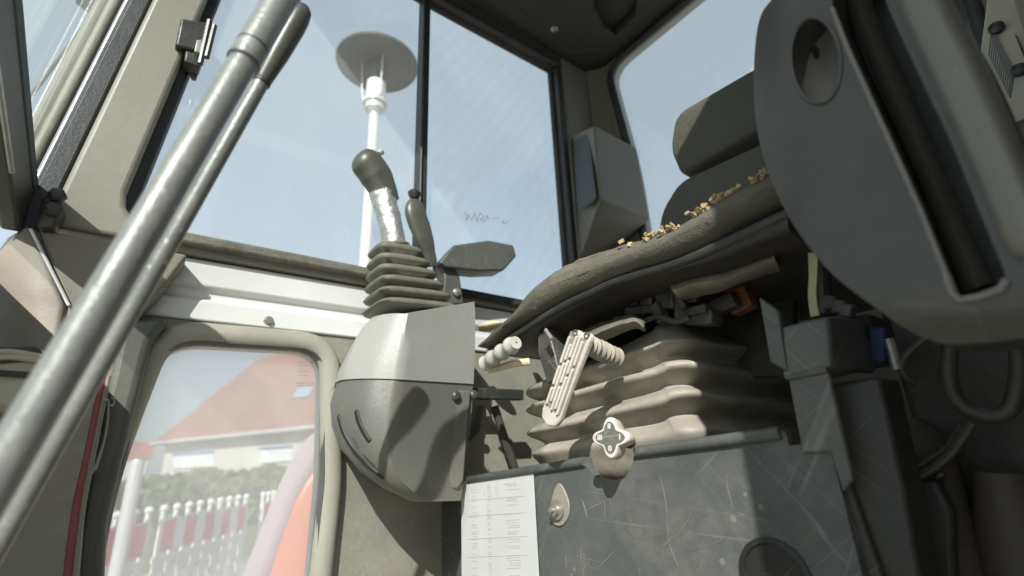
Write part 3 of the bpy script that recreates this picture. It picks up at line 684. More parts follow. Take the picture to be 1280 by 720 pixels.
for pts, rr in (([(424,518),(430,540),(443,562),(462,583),(482,598)],.0045), ([(446,512),(450,528),(458,544),(464,552)],.005), ([(440,545),(455,568),(476,590)],.0018)):
    bm = B(); tube(bm, cr([on_console(q) for q in pts], 5), [rr*k for k in [.35]+[1]*(len(cr(pts and [Vector((a[0],a[1],0)) for a in pts],5))-2)+[.35]], 10); make('vent_slot', bm, M['slot'], jc)
for q, Y in (((570,495),.786),((592,494),.80)):
    bm = B(); lathe(bm, onY(q, Y), (0,-1,0), [(.009,0),(.009,.003),(.005,.006)], 12); make('screw', bm, M['blackmetal'], jc)
# bracket plate to the right of the console
bm = B(); prism(bm, [onY(q, .83) for q in ((588,484),(655,487),(655,500),(590,498))], (0,.02,0)); make('mount_plate', bm, M['sidepanel'], jc, bev=.002)
# boot: stacked rubber folds
def rrect(c, ux, uy, a, b, r, up_=Vector((0,0,1)), n=5):
    pts = [c+ux*sx*a+uy*sy*b for sx, sy in ((-1,-1),(1,-1),(1,1),(-1,1))]
    return rounded(pts, r, n)
bc = onY((514,392), .86); tcn = onY((491,306), .86)
ux = Vector((1,0,.06)).normalized(); uy = Vector((0,1,0))
fold = []; nf = 6
for i in range(nf):
    t = i/(nf-1); 
    for dt, k in ((0,1.0),(.04,1.05),(.09,1.0),(.13,.80),(.15,.80)):
        tt = min(1,(i+dt*5.2/ .8*.8)/nf); c = bc.lerp(tcn, tt); a = (.079*(1-tt)+.040*tt)*k; b = (.062*(1-tt)+.034*tt)*k
        fold.append(rrect(c, ux, uy, a, b, .03*(1-tt)+.02*tt))
bm = B(); loft(bm, fold); js = make('joystick', bm, M['boot'], jc, sharp=70); js.name = 'joystick_boot'
bm = B(); lathe(bm, onY((491,312),.86), (tcn-bc), [(.024,-.006),(.033,-.002),(.035,.003),(.031,.008),(.02,.012)], 24); make('boot_collar', bm, M['boot'], js)
bm = B(); st = cr([onY(q,.855) for q in ((494,310),(489,285),(482,258),(476,240))], 6)
tube(bm, st, [.022+.0005*math.sin(i*2.1)+.003*i/len(st) for i in range(len(st))], 28)
for v in bm.verts:
    q_ = v.co; v.co += noise.noise_vector(Vector((q_.x*60, q_.y*60, q_.z*170)))*.0022
make('tape_wrap', bm, M['tape'], jc)
bm = B(); gp_ = cr([onY(q,.855) for q in ((484,252),(475,230),(466,214),(456,202),(447,193))], 8)
n_ = len(gp_); tube(bm, gp_, [(.0255+.0085*min(1,i/12)) * (1 if i < n_-12 else math.sqrt(max(.01, 1-((i-(n_-12))/11.2)**2))) for i in range(n_)], 28, flat=(Vector((0,1,0)), .85)); make('joystick_grip', bm, M['gripcap'], jc, sharp=70)
bm = B(); lathe(bm, onY((476,190),.85), (0.4,-.3,1), [(.006,-.004),(.007,.002),(.003,.006)], 12); make('grip_button', bm, M['ivory'], jc)
# dark side lever behind the joystick
bm = B(); pl = cr([onY(q,.90) for q in ((519,250),(520,268),(528,292),(536,315),(541,333))], 5)
tube(bm, pl, [.012,.016,.020,.023,.025,.026,.026,.026,.026,.025,.024,.023,.022,.020,.018,.016,.015,.014,.013,.011,.009][:len(pl)], 18, flat=(Vector((0,1,0)), .5)); dl = make('side_lever', bm, M['gripcap'], jc, sharp=70)
bm = B(); lathe(bm, onY((518,243),.90), (.1,0,1), [(.008,-.012),(.013,-.004),(.015,.003),(.009,.010)], 16); make('lever_knob', bm, M['black'], dl)
# armrest pad on its arm
bm = B()
top_ = [onY(q,.86) for q in ((567,306),(611,300),(642,306),(646,320),(630,338),(600,339),(557,334),(549,328))]
prism(bm, top_, (0.02,.075,.012)); make('armrest_pad', bm, M['bracket'], jc, bev=.005, seg=3)
bm = B(); prism(bm, [onY(q,.875) for q in ((549,325),(562,325),(575,345),(580,380),(553,380),(556,345))], (0,.035,0)); make('armrest_bracket', bm, M['bracket'], jc, bev=.003)
bm = B(); lathe(bm, onY((570,366),.875), (0,-1,0), [(.009,0),(.009,.006),(.004,.009)], 10); make('screw', bm, M['steel'], jc)
# wall pieces next to the console (lit bracket under seat edge)
bm = B(); prism(bm, [onY(q,.90) for q in ((606,505),(628,545),(640,600),(578,600),(578,560),(600,540))], (0,.03,0)); wb = make('side_bracket', bm, M['lowwall'], cab, bev=.003)
bm = B(); lathe(bm, onY((633,553),.90), (0,-1,0), [(.013,0),(.013,.006),(.007,.009),(.007,.014)], 6); make('bolt', bm, M['steel'], wb)
bm = B(); tube(bm, [onY(q,.87) for q in ((618,508),(628,540),(640,575),(648,600))], .009, 10); make('drain_hose', bm, M['cable'], wb)

# ================================================================== SEAT PEDESTAL
XP = .5
pd = thing('seat_pedestal', 'scratched grey green steel seat pedestal carrying a white instruction sheet', 'seat base', (.7,.5,zf))
cut = [onX((762+30*math.cos(a), 571+30*math.sin(a)), XP) for a in [math.pi-(math.pi)*i/12+.0 for i in range(13)]]
front = [onX(q, XP) for q in ((560,900),(577,720),(577,606),(586,597))]+[onX(q,XP) for q in ((700,580),(732,574))]+cut+[onX(q, XP) for q in ((800,562),(975,537),(982,541),(986,557),(1036,552),(1048,600),(1078,720),(1110,900))]
bm = B(); prism(bm, front, (.012,0,0)); fpn = make('front_panel', bm, M['panel'], pd, bev=.005, seg=3)
# rolled top lips
for a, b in (((586,596),(731,573)), ((796,561),(976,537))):
    bm = B(); tube(bm, [onX((a[0],a[1]+4), XP-.001), onX((b[0],b[1]+4), XP-.001)], .0065, 12); make('rolled_lip', bm, M['panel'], fpn)
bm = B(); prism(bm, [onX(q, XP+.03) for q in ((505,626),(577,624),(577,900),(500,900))], (.012,0,0)); make('side_return', bm, M['panel'], pd, bev=.003)
bm = B(); lathe(bm, onX((970,722),XP+.001), (-1,0,0), [(.034,0),(.034,.003),(.029,.004),(.028,.0015)], 32); make('access_hole', bm, M['slot'], fpn)
# fine straight scratches and paint chips
def scratch(bm, q, ang, ln, w):
    c = Vector(q); d = Vector((math.cos(ang), math.sin(ang))); n_ = Vector((-d.y, d.x)); k = 5
    bend = random.uniform(-.04,.04)*ln; top = []; bot = []
    for i in range(k+1):
        t = i/k-.5; p = c+d*ln*t+n_*bend*(1-4*t*t)+n_*random.uniform(-.15,.15); hw = w*(1-abs(2*t)**2)+.04
        top.append(p+n_*hw); bot.append(p-n_*hw)
    prism(bm, [onX((p.x,p.y), XP-.0006) for p in top+list(reversed(bot))], (.0005,0,0))
bm = B()
for i in range(55):
    q = (random.uniform(700,1030), random.uniform(612,800)); a_ = random.choice((random.gauss(-.7,.25), random.gauss(.25,.5), random.gauss(-.75,.2), random.gauss(1.45,.1)))
    scratch(bm, q, a_, random.choice((8,14,22,40))*random.uniform(.6,1.3), random.uniform(.10,.32))
for q, a_, ln, w_ in (((829,622),1.4,60,.45), ((834,665),1.48,30,.5), ((912,615),1.35,45,.35), ((850,660),-.9,60,.45), ((745,632),-.45,34,.5), ((730,636),1.3,26,.6), ((756,700),-.8,44,.45), ((840,690),1.2,40,.5), ((835,676),-.9,24,.8), ((927,643),.3,14,.7)): scratch(bm, q, a_, ln, w_)
make('paint_scratches', bm, M['chip'], fpn, kind='stuff')
# instruction sheet + print
sh4 = [onX(q, XP-.0015) for q in ((577,601),(667,592),(676,760),(578,760))]
bm = B(); prism(bm, sh4, (-.001,0,0)); ish = make('instruction_sheet', bm, M['paper'], pd)
def SH(u, v): # u right, v down 0..1
    a = sh4[0].lerp(sh4[1], u); b = sh4[3].lerp(sh4[2], u); p = a.lerp(b, v); return p+Vector((-.0012,0,0))
bm = B()
def bar(u0, v0, u1, v1): prism(bm, [SH(u0,v0), SH(u1,v0), SH(u1,v1), SH(u0,v1)], (-.0003,0,0))
for col, w_ in ((.20,.09),(.72,.16),(.42,.05)):
    v = .06
    while v < .98:
        if random.random() < .72:
            u = col-w_/2*random.uniform(.4,1)
            while u < col+w_/2: 
                k = random.uniform(.008,.02); bar(u, v, u+k, v+.0055); u += k+random.uniform(.006,.014)
        v += random.choice((.016,.016,.02,.035))
for v in (.17,.30,.48,.62,.8): bar(.1, v, .9, v+.0012)
for u in (.36,.44,.53,.56): bar(u, .03, u+.004, .14)
make('sheet_print', bm, M['greyink'], ish)
# bolt with teardrop plate
bc_ = onX((698,632), XP)
bm = B(); prism(bm, cr([onX(q, XP-.003) for q in ((698,604),(705,613),(711,632),(708,650),(699,658),(689,652),(688,632),(692,613))], 4, True), (.003,0,0)); bp_ = make('anchor_plate', bm, M['lowwall'], pd, bev=.001)
bm = B(); lathe(bm, onX((697,637), XP-.004), (-1,0,0), [(.013,0),(.013,.003),(.008,.0035),(.008,.009),(.0035,.0095),(.0035,.014)], 20); make('bolt', bm, M['steel'], bp_)
# side panel (near side) and steel bracket
SYP = onX((1040,556), XP).y
bm = B(); prism(bm, [(XP+.01,SYP,-.01),(XP+.42,SYP-.02,.03),(XP+.42,SYP-.02,-.46),(XP+.01,SYP-.05,-.46)], (0,.012,0)); make('side_panel', bm, M['sidepanel'], pd, bev=.003)
bm = B(); prism(bm, [onX(q, .52) for q in ((1036,480),(1100,470),(1130,610),(1150,720),(1160,900),(1108,900),(1074,716),(1062,612))], (.05,0,0)); make('cover_plate', bm, M['sidepanel'], pd, bev=.004)
br = B(); prism(br, [onX(q, XP-.006) for q in ((984,470),(1030,462),(1036,468),(1066,600),(1053,616),(1040,575),(1038,566),(1002,566))], (.008,0,0)); bk_ = make('steel_bracket', br, M['bracket'], pd, bev=.0025)
br = B(); prism(br, [onX(q, XP-.012) for q in ((976,408),(1036,394),(1040,458),(984,472))], (.07,0,0)); make('bracket_cap', br, M['bracket'], bk_, bev=.004)
br = B(); prism(br, [onX((1035,395),XP-.011), onX((1080,398),.58), onX((1096,466),.58), onX((1040,458),XP-.011)], (.006,.01,0)); make('bracket_wing', br, M['bracket'], bk_, bev=.003)
br = B(); prism(br, [onX(q, XP+.0) for q in ((948,371),(972,388),(986,466),(962,452))], (.01,0,0)); make('bracket_fin', br, M['bracket'], bk_, bev=.002)
br = B(); tube(br, [onX((983,470), XP-.006), onX((1034,460), XP-.006)], .005, 8); make('weld_bead', br, M['bracket'], bk_)
# strap and small hardware above bracket
bm = B(); prism(bm, cr([onX(q, XP+.03) for q in ((1010,316),(1011,345),(1010,370),(1013,396))],4)+list(reversed(cr([onX(q, XP+.03) for q in ((1022,316),(1021,345),(1020,370),(1024,394))],4))), (.003,0,0)); make('seat_belt_strap', bm, M['strap'], pd)
bm = B(); tube(bm, cr([onX(q, .6) for q in ((1028,330),(1030,360),(1032,392))],4), .008, 10); make('cable_sleeve', bm, M['black'], pd)
bm = B()
for q in ((1038,378),(1050,384),(1060,389)): box(bm, onX(q,.56), (.012,.012,.014), Matrix.Rotation(.4,3,'X'))
make('clamp', bm, M['blackmetal'], pd, bev=.002)
bm = B(); box(bm, onX((1075,430),.62), (.06,.05,.05)); make('valve_block', bm, M['black'], pd, bev=.004)
bm = B(); box(bm, onX((1098,432),.585), (.012,.016,.035), Matrix.Rotation(.25,3,'X')); make('blue_connector', bm, M['blue'], pd, bev=.003)
bm = B(); tube(bm, [onX((1112,424),.58), onX((1122,462),.58)], .005, 10); make('plunger', bm, M['steel'], pd)

# ================================================================== OPERATOR SEAT
st_ = thing('operator_seat', 'worn suspension seat with torn fabric edge and crumbling foam', 'seat', (.7,.46,.0))
XS = .48
topc = [(603,432),(612,420),(640,395),(665,362),(695,337),(735,320),(770,309),(830,291),(880,262),(930,234),(975,212)]
botc = [(606,436),(622,426),(645,408),(672,391),(705,373),(740,358),(775,343),(853,318),(900,292),(940,270),(985,246)]
TT = cr([onX(q, XS) for q in topc], 5); BB = cr([onX(q, XS) for q in botc], 5)
def cush(bm, T_, B_, x0_, x1_, rnd):
    rings = []
    for t in (0,.25,.6,1):
        k = 1-math.sqrt(max(0,1-(1-t)**2)); dx = x0_+rnd*t
        rings.append([Vector((dx, a.y, a.z)).lerp(Vector((dx,(a.y+b.y)/2,(a.z+b.z)/2)), k*.75) for a, b in list(zip(T_,B_))]+[Vector((dx, b.y, b.z)).lerp(Vector((dx,(a.y+b.y)/2,(a.z+b.z)/2)), k*.75) for a, b in reversed(list(zip(T_,B_)))])
    for X in (.55+(x0_-XS), .65, .75, x1_):
        rings.append([Vector((X, a.y, a.z-.03*(X-x0_))) for a in T_]+[Vector((X, b.y, b.z-.03*(X-x0_))) for b in reversed(B_)])
    loft(bm, rings)
bm = B(); cush(bm, TT, BB, XS-.012, .90, .03)
for v in bm.verts: v.co += noise.noise_vector(v.co*35)*.0022
make('cushion', bm, M['fabric'], st_, sharp=60)
# welted edge
bm = B(); tube(bm, [p+Vector((.010,0,-.002+.002*noise.noise(p*60))) for p in TT], [.0055+.0015*noise.noise(p*90) for p in TT], 10); make('seam_piping', bm, M['fabric'], st_)
# black shell below
shT = [p+Vector((0,0,0)) for p in BB]
botS = [(608,438),(628,436),(650,428),(680,408),(708,389),(738,373),(770,357),(840,338),(900,322),(945,305),(985,290)]
SB = cr([onX(q, XS+.012) for q in botS], 5)
bm = B(); cush(bm, [Vector((p.x,p.y,p.z-.001)) for p in BB], SB, XS+.006, .86, .02); make('seat_shell', bm, M['shell'], st_, sharp=60)
bm = B(); tube(bm, [a.lerp(b,.45)+Vector((-.001,0,0)) for a, b in zip([Vector((XS+.006,p.y,p.z)) for p in BB[6:]], SB[6:])], .006, 10); make('shell_rib', bm, M['black'], st_)
# rusty/orange underside patch + torn flap
bm = B(); prism(bm, [onX(q,.60) for q in ((846,340),(905,312),(975,298),(975,318),(900,336),(858,352))], (.05,0,.0)); make('rusty_pan', bm, M['rust'], st_, bev=.004)
bm = B(); fl = [cr([onX(q,X) for q in pts],4) for pts, X in (([(838,355),(870,342),(905,336),(940,326),(968,318)],.55), ([(842,362),(880,352),(915,346),(950,330),(970,326)],.535), ([(850,372),(890,364),(925,352),(955,340),(975,334)],.56))]
loft(bm, fl, caps=False, closed=False); jitter(bm,.003,40); o = make('torn_flap', bm, M['bellows'], st_); s = o.modifiers.new('S','SOLIDIFY'); s.thickness = .004
# foam crumbs along the torn edge
fo = B()
spots = [(779,305),(787,305),(806,300),(812,301),(828,293),(868,270),(884,260),(896,251),(903,247),(917,239),(924,236),(932,229),(940,226),(948,221),(954,218),(960,215)]
for q in spots[:7]:
    for _ in range(1):
        c = onX((q[0]+random.uniform(-3,3), q[1]+random.uniform(-2,3)), XS-.006-random.uniform(0,.006)); c.z += .002
        s = random.uniform(.0018,.0042); m_ = Matrix.Rotation(random.uniform(0,3),3,Vector((random.random(),random.random(),random.random())).normalized())
        box(fo, c, (s*1.9, s*1.5, s*1.1), m_)
for i in range(620):
    t = random.random(); k = t*(len(TT)-1)
    k = len(TT)*.55+t*len(TT)*.44; a_ = TT[min(int(k), len(TT)-1)]
    if noise.noise(a_*45) < -.08: continue
    c = a_+Vector((.012-random.uniform(0,.022), random.uniform(-.006,.006), random.uniform(-.003,.003)))
    s_ = random.uniform(.0009,.0028); m_ = Matrix.Rotation(random.uniform(0,3),3,Vector((random.random(),random.random(),random.random())).normalized())
    bmesh.ops.create_icosphere(fo, subdivisions=1, radius=1, matrix=Matrix.Translation(c)@m_.to_4x4()@Matrix.Diagonal((s_*1.8,s_*1.1,s_*.7,1)))
jitter(fo,.0022,260); make('torn_foam', fo, M['foam'], st_, kind='stuff', sharp=25)
bm = B(); bmesh.ops.create_icosphere(bm, subdivisions=3, radius=1, matrix=Matrix.Translation(onX((612,408),.56))@Matrix.Diagonal((.02,.034,.008,1))); jitter(bm,.003,60); make('exposed_foam', bm, M['palefoam'], st_)
# backrest and headrest
XB = .93
def pad(name, pix, X, thick, mat, puff=.012, bev=.018):
    bm = B(); pts = [onX(q, X) for q in pix] if not isinstance(pix[0], Vector) else pix
    pts = rounded(pts, .03, 6); c = sum(pts, Vector())/len(pts)
    rings = []
    for t, k in ((0,.90),(.06,.955),(.18,.99),(.5,1.0),(.82,.99),(.94,.955),(1,.90)):
        rings.append([c+(p-c)*k+Vector((thick*t,0,0)) for p in pts])
    loft(bm, rings); return make(name, bm, mat, st_, sharp=50)
hy = .28
hp = [onX(q, XB) for q in ((848,221),(834,188),(841,143),(942,84))]
hp += [Vector((XB,hy-.02,hp[3].z-.01)), Vector((XB,hy-.04,hp[0].z+.01))]
pad('headrest', hp, XB, .10, M['backfabric'])
bp2 = [onX((845,225), XB-.015), onX((826,262), XB-.015), onX((806,330), XB-.015)]
bp2 = [Vector((XB-.015, bp2[0].y-.0, bp2[0].z)), Vector((XB-.015, bp2[1].y+.01, bp2[1].z)), Vector((XB-.015,bp2[2].y+.02,.30)), Vector((XB-.015,.22,.30)), Vector((XB-.015,.20,bp2[0].z-.02))]
pad('backrest', bp2, XB-.015, .12, M['backfabric'])
# suspension bellows under the seat
XBL, YBL = .55, .37
def fold_ring(zc, zf_, zr, inset):
    # corner (XBL,YBL), front goes to y=.72, side goes to x=.85 ; z varies along
    xi, yi = XBL+inset, YBL+inset; yf, xr_ = .75-inset, 1.02-inset
    pts = []
    for t in (1,.86,.72,.55,.4,.27,.16,.08):      # along the front from far to corner
        pts.append(Vector((xi+(.035*(t-.86)/.14 if t > .86 else 0), yi+(yf-yi)*t, zc+(zf_-zc)*(t**.8))))
    for a in (0,.25,.5,.75,1):
        w = .028; cx, cy = xi+w, yi+w
        pts.append(Vector((cx-w*math.cos(a*math.pi/2), cy-w*math.sin(a*math.pi/2), zc)))
    for t in (.12,.25,.4,.6,.8,1): pts.append(Vector((xi+(xr_-xi)*t, yi, zc+(zr-zc)*t**.9)))
    for p in pts: p += noise.noise_vector(Vector((p.x*16, p.y*16, p.z*38)))*.006
    pts += [Vector((xr_, yi+(yf-yi)*.5, (zr+zf_)/2)), Vector((xr_, yf, (zr+zf_)/2)), Vector(((xi+xr_)/2, yf, zf_)), Vector((xi+.07, yf+.0, zf_))]
    return pts
lay = [(.185,.135,.165,.045),(.168,.128,.16,.034),(.147,.118,.150,.008),(.141,.112,.145,.0),(.134,.104,.138,.006),(.124,.096,.128,.026),(.116,.092,.118,.024),(.112,.090,.106,.006),(.106,.083,.100,.0),(.099,.075,.094,.006),(.089,.064,.084,.028),(.082,.056,.076,.026),(.075,.050,.063,.006),(.068,.042,.056,.0),(.061,.035,.050,.006),(.050,.026,.04,.028),(.042,.02,.034,.026),(.030,.012,.026,.010),(.022,.006,.02,.004),(.0,-.012,.0,.02),(-.05,-.05,-.05,.03)]
rings = [fold_ring(*q) for q in lay]
bm = B(); loft(bm, rings)
bmesh.ops.recalc_face_normals(bm, faces=bm.faces)
make('suspension_bellows', bm, M['bellows'], st_, sub=2)
# mechanism under the shell: brackets, rail, bolts, rubber fold
mc = B()
for q, s in (((815,372),(.03,.02,.03)), ((838,368),(.03,.03,.045)), ((858,385),(.03,.02,.04)), ((790,368),(.02,.03,.02)), ((880,398),(.03,.04,.02)), ((868,372),(.04,.03,.02))): box(mc, onX(q,.585), s, Matrix.Rotation(.2,3,'X'))
make('slide_mechanism', mc, M['blackmetal'], st_, bev=.003)
for q, Xq, s in (((800,388),.57,(.012,.05,.012)), ((826,392),.57,(.02,.012,.03)), ((850,372),.56,(.01,.01,.035)), ((872,388),.57,(.012,.03,.012)), ((900,384),.60,(.02,.05,.02)), ((925,372),.62,(.02,.03,.04))):
    mc = B(); box(mc, onX(q,Xq), s, Matrix.Rotation(random.uniform(-.4,.4),3,'X')); make('slide_link', mc, M[random.choice(('blackmetal','rust','blackmetal'))], st_, bev=.002)
mc = B(); tube(mc, cr([onX(q,.555) for q in ((770,398),(800,402),(822,396),(845,402),(862,396))],5), .004, 8); make('release_cable', mc, M['cable'], st_)
mc = B(); lathe(mc, onX((790,358),.57), (0,0,1), [(.006,-.03),(.006,-.006),(.016,-.004),(.018,.004),(.008,.008)], 16); make('stud', mc, M['blackmetal'], st_)
mc = B(); prism(mc, [onX(q,.56) for q in ((813,357),(838,355),(846,360),(820,362),(817,368),(813,367))], (.02,0,0)); make('spring_clip', mc, M['bracket'], st_, bev=.001)
mc = B(); prism(mc, [onX(q,.72) for q in ((660,425),(800,372),(990,372),(990,470),(700,480))], (.02,0,0)); make('rear_mechanism_plate', mc, M['shell'], st_, bev=.003)
rf_ = B(); fl = [cr([onX(q,X) for q in pts],5) for pts, X in (([(706,432),(735,412),(765,403),(790,396),(806,404)],.53), ([(712,436),(742,420),(770,408),(792,402),(806,409)],.518), ([(730,452),(748,430),(772,416),(795,408),(808,412)],.53))]
loft(rf_, fl, caps=False, closed=False); jitter(rf_,.0015,60); o = make('rubber_fold', rf_, M['boot'], st_); s = o.modifiers.new('S','SOLIDIFY'); s.thickness = .004
# threaded spindle behind the crank
bm = B(); a = onX((728,428),.445); b = onX((772,448),.53); pr = []
n_ = 26; ax = (b-a)
tube(bm, [a+ax*(i/n_) for i in range(n_+1)], [.0125+.0018*math.sin(i*1.9) for i in range(n_+1)], 18); make('adjuster_spindle', bm, M['bellows'], st_)
# white ribbed crank handle
XH = .44
A_, B_h = onX((722,420), XH), onX((686,524), XH)
ad_ = (B_h-A_).normalized(); wd = Vector((0,-ad_.z,ad_.y)); 
if wd.y > 0: wd = -wd   # towards image right = -y
lenH = (B_h-A_).length
def HP(u, v, x=0): return A_+ad_*(v*lenH)+wd*u*1.12+Vector((x,0,0))
bm = B(); outl = [HP(-.0125,-.02),HP(-.006,-.055),HP(.004,-.05),HP(.010,-.085),HP(.017,-.085),HP(.020,-.03),HP(.018,.3),HP(.0155,.75),HP(.0165,.92),HP(.012,1.03),HP(0,1.09),HP(-.014,1.05),HP(-.0175,.95),HP(-.0155,.7),HP(-.014,.3)]
prism(bm, outl, (.010,0,0)); ch_ = make('crank_handle', bm, M['ivory'], st_, bev=.003, seg=3)
for i, u in enumerate((-.010,-.0045,.001,.0065,.012)):
    for v0, v1 in (((.05,.36),(.40,.62),(.66,.86)), ((.12,.30),(.34,.80)), ((.0,.25),(.29,.55),(.60,.88)), ((-.02,.42),(.46,.84)), ((.02,.3),(.34,.88)))[i]:
        rb_ = B(); prism(rb_, rounded([HP(u-.0017,v0,-.0035), HP(u+.0017,v0,-.0035), HP(u+.0017,v1,-.0035), HP(u-.0017,v1,-.0035)], .001, 2), (.0036,0,0)); make('rib', rb_, M['ivory'], ch_, bev=.0006)
gr = B(); prism(gr, [HP(-.013,-.01,-.0006),HP(.015,-.01,-.0006),HP(.0145,.88,-.0006),HP(-.013,.88,-.0006)], (.001,0,0)); make('groove_floor', gr, M['lowwall'], ch_)
for u, v in ((-.005,-.015),(.0135,-.055)):
    gr = B(); lathe(gr, HP(u,v,.002), (-1,0,0), [(.0045,0),(.0045,.003),(.003,.0035),(.0025,.0015)], 14); make('pivot_hole', gr, M['framedark'], ch_)
# white ribbed grip lever near the console
bm = B(); a = onX((606,455),.46); b = onX((645,428),.45); n_ = 30
rr = [.0118+.0020*math.cos(i/n_*2*math.pi*3.5) for i in range(n_+1)]; rr[0] = .006; rr[-1] = .010
tube(bm, [a.lerp(b, i/n_) for i in range(n_+1)], rr, 20); gl_ = make('slide_lever_grip', bm, M['ivory'], st_)
bm = B(); tube(bm, [onX((612,463),.475), onX((640,455),.478), onX((662,452),.50)], [.005,.006,.006], 14); make('slide_lever_stub', bm, M['palefoam'], st_)
bm = B(); lathe(bm, b+(b-a).normalized()*.0005, (b-a), [(.0012,0),(.0012,.0006)], 10); make('grip_hole', bm, M['slot'], gl_)
# small bits left of the crank
bm = B(); prism(bm, [onX(q,.5) for q in ((672,418),(684,410),(690,430),(700,470),(684,480),(672,440))], (.03,0,0)); make('lever_guard', bm, M['blackmetal'], st_, bev=.002)
bm = B(); tube(bm, [onX((682,412),.48), onX((690,424),.48)], .003, 8); make('pin', bm, M['steel'], st_)
# four lobed knob with numerals
KC = onX((763,547), .455); kn = Vector((-.93,-.33,.08)).normalized()   # facing direction
ku = Vector((0,-1,0)); ku = (ku-kn*ku.dot(kn)).normalized(); kv = kn.cross(ku)
if kv.z < 0: kv = -kv
def lobe(R_, off, k=.25):
    return [KC+kn*off+ku*math.cos(a)*r_+kv*math.sin(a)*r_ for a in [2*math.pi*i/64+.0 for i in range(64)] for r_ in [R_*(1+k*math.cos(4*a))]]
bm = B(); loft(bm, [lobe(.0165,-.026),lobe(.0185,-.020),lobe(.0192,-.010),lobe(.0192,-.004),lobe(.0186,-.0005),lobe(.0175,.0010)]); kb = make('lobed_knob', bm, M['ivory'], st_, sharp=50)
bm = B(); loft(bm, [lobe(.0148,.0008,.24), lobe(.0148,.0018,.24)]); make('knob_face', bm, M['bracket'], kb)
bm = B(); tube(bm, [KC-kn*.02, KC-kn*.06], .008, 16); make('knob_shaft', bm, M['black'], kb)
def text_bm(s, size, c, ex, ey, nrm, depth=.0006):
    cu = bpy.data.curves.new('t','FONT'); cu.body = s; cu.size = size; cu.align_x = 'CENTER'; cu.align_y = 'CENTER'; cu.extrude = depth/2; cu.resolution_u = 3; cu.offset = .0002
    ob_ = bpy.data.objects.new('t', cu); C.objects.link(ob_); dg = bpy.context.evaluated_depsgraph_get(); me = bpy.data.meshes.new_from_object(ob_.evaluated_get(dg))
    b_ = B(); b_.from_mesh(me)
    for v in b_.verts: x, y, z = v.co; v.co = c+ex*x+ey*y+nrm*z
    bpy.data.objects.remove(ob_); bpy.data.meshes.remove(me); bpy.data.curves.remove(cu); return b_
rot = lambda a: (ku*math.cos(a)+kv*math.sin(a), -ku*math.sin(a)+kv*math.cos(a))
for s, dx, dy, a in (('II',0,.0125,0), ('I',.0125,0,0), ('0',0,-.0125,0), ('III',-.0125,0,0)):
    ex, ey = rot(a); b_ = text_bm(s, .0085, KC+kn*.0024+ku*dx+kv*dy, ex, ey, kn); make('numeral', b_, M['ivory'], kb)

# ================================================================== LARGE NEAR CONSOLE (raised)
XN = .385
nc = thing('raised_side_console', 'large dark grey plastic console raised close to the camera at upper right', 'control console', onX((1100,400), XN))
SL = Vector((.0,0,0))
def NP(q, dx=0):
    # gently curved front face: nearer in the middle, falling away to the left edge
    e = max(0, (1010-q[0])/70.0); e2 = max(0,(q[1]-360)/70.0)
    return onX(q, XN+.016*e*e+.012*e2*e2+dx)
outl = cr([Vector((a,b,0)) for a, b in ((1345,320),(1300,235),(1264,152),(1224,62),(1190,0),(1160,-70),(1080,-75),(1010,-60),(968,-5),(950,22),(943,70),(943,130),(950,180),(968,235),(998,290),(1040,342),(1095,385),(1140,415),(1185,430),(1250,426),(1330,415))], 5)
# left half: face with ellipse hollow + slot
ell = [(1020+31*math.cos(a)-8*math.sin(a)*.4, 76-54*math.sin(a)) for a in [2*math.pi*i/28 for i in range(28)]]
slot = [(1046,-60),(1040,10),(1060,60),(1110,170),(1150,260),(1183,350),(1195,374),(1215,374),(1252,360),(1258,345),(1235,290),(1190,180),(1140,75),(1108,5),(1096,-60)]
def grid_face(polyO, holes, dx0, dx1, name, mat, bev=.0):
    bm = B(); outer = [NP((p[0],p[1]), dx0) for p in polyO]; hs_ = [[NP(q, dx0) for q in h_] for h_ in holes]
    vec = Vector((dx1-dx0,0,0)); holed(bm, outer, hs_, vec); return make(name, bm, mat, nc, sharp=40, bev=bev)
outl2 = [(p.x,p.y) for p in outl]
slotR = [(p.x,p.y) for p in rounded([Vector((a,b,0)) for a,b in slot], 10, 4)]
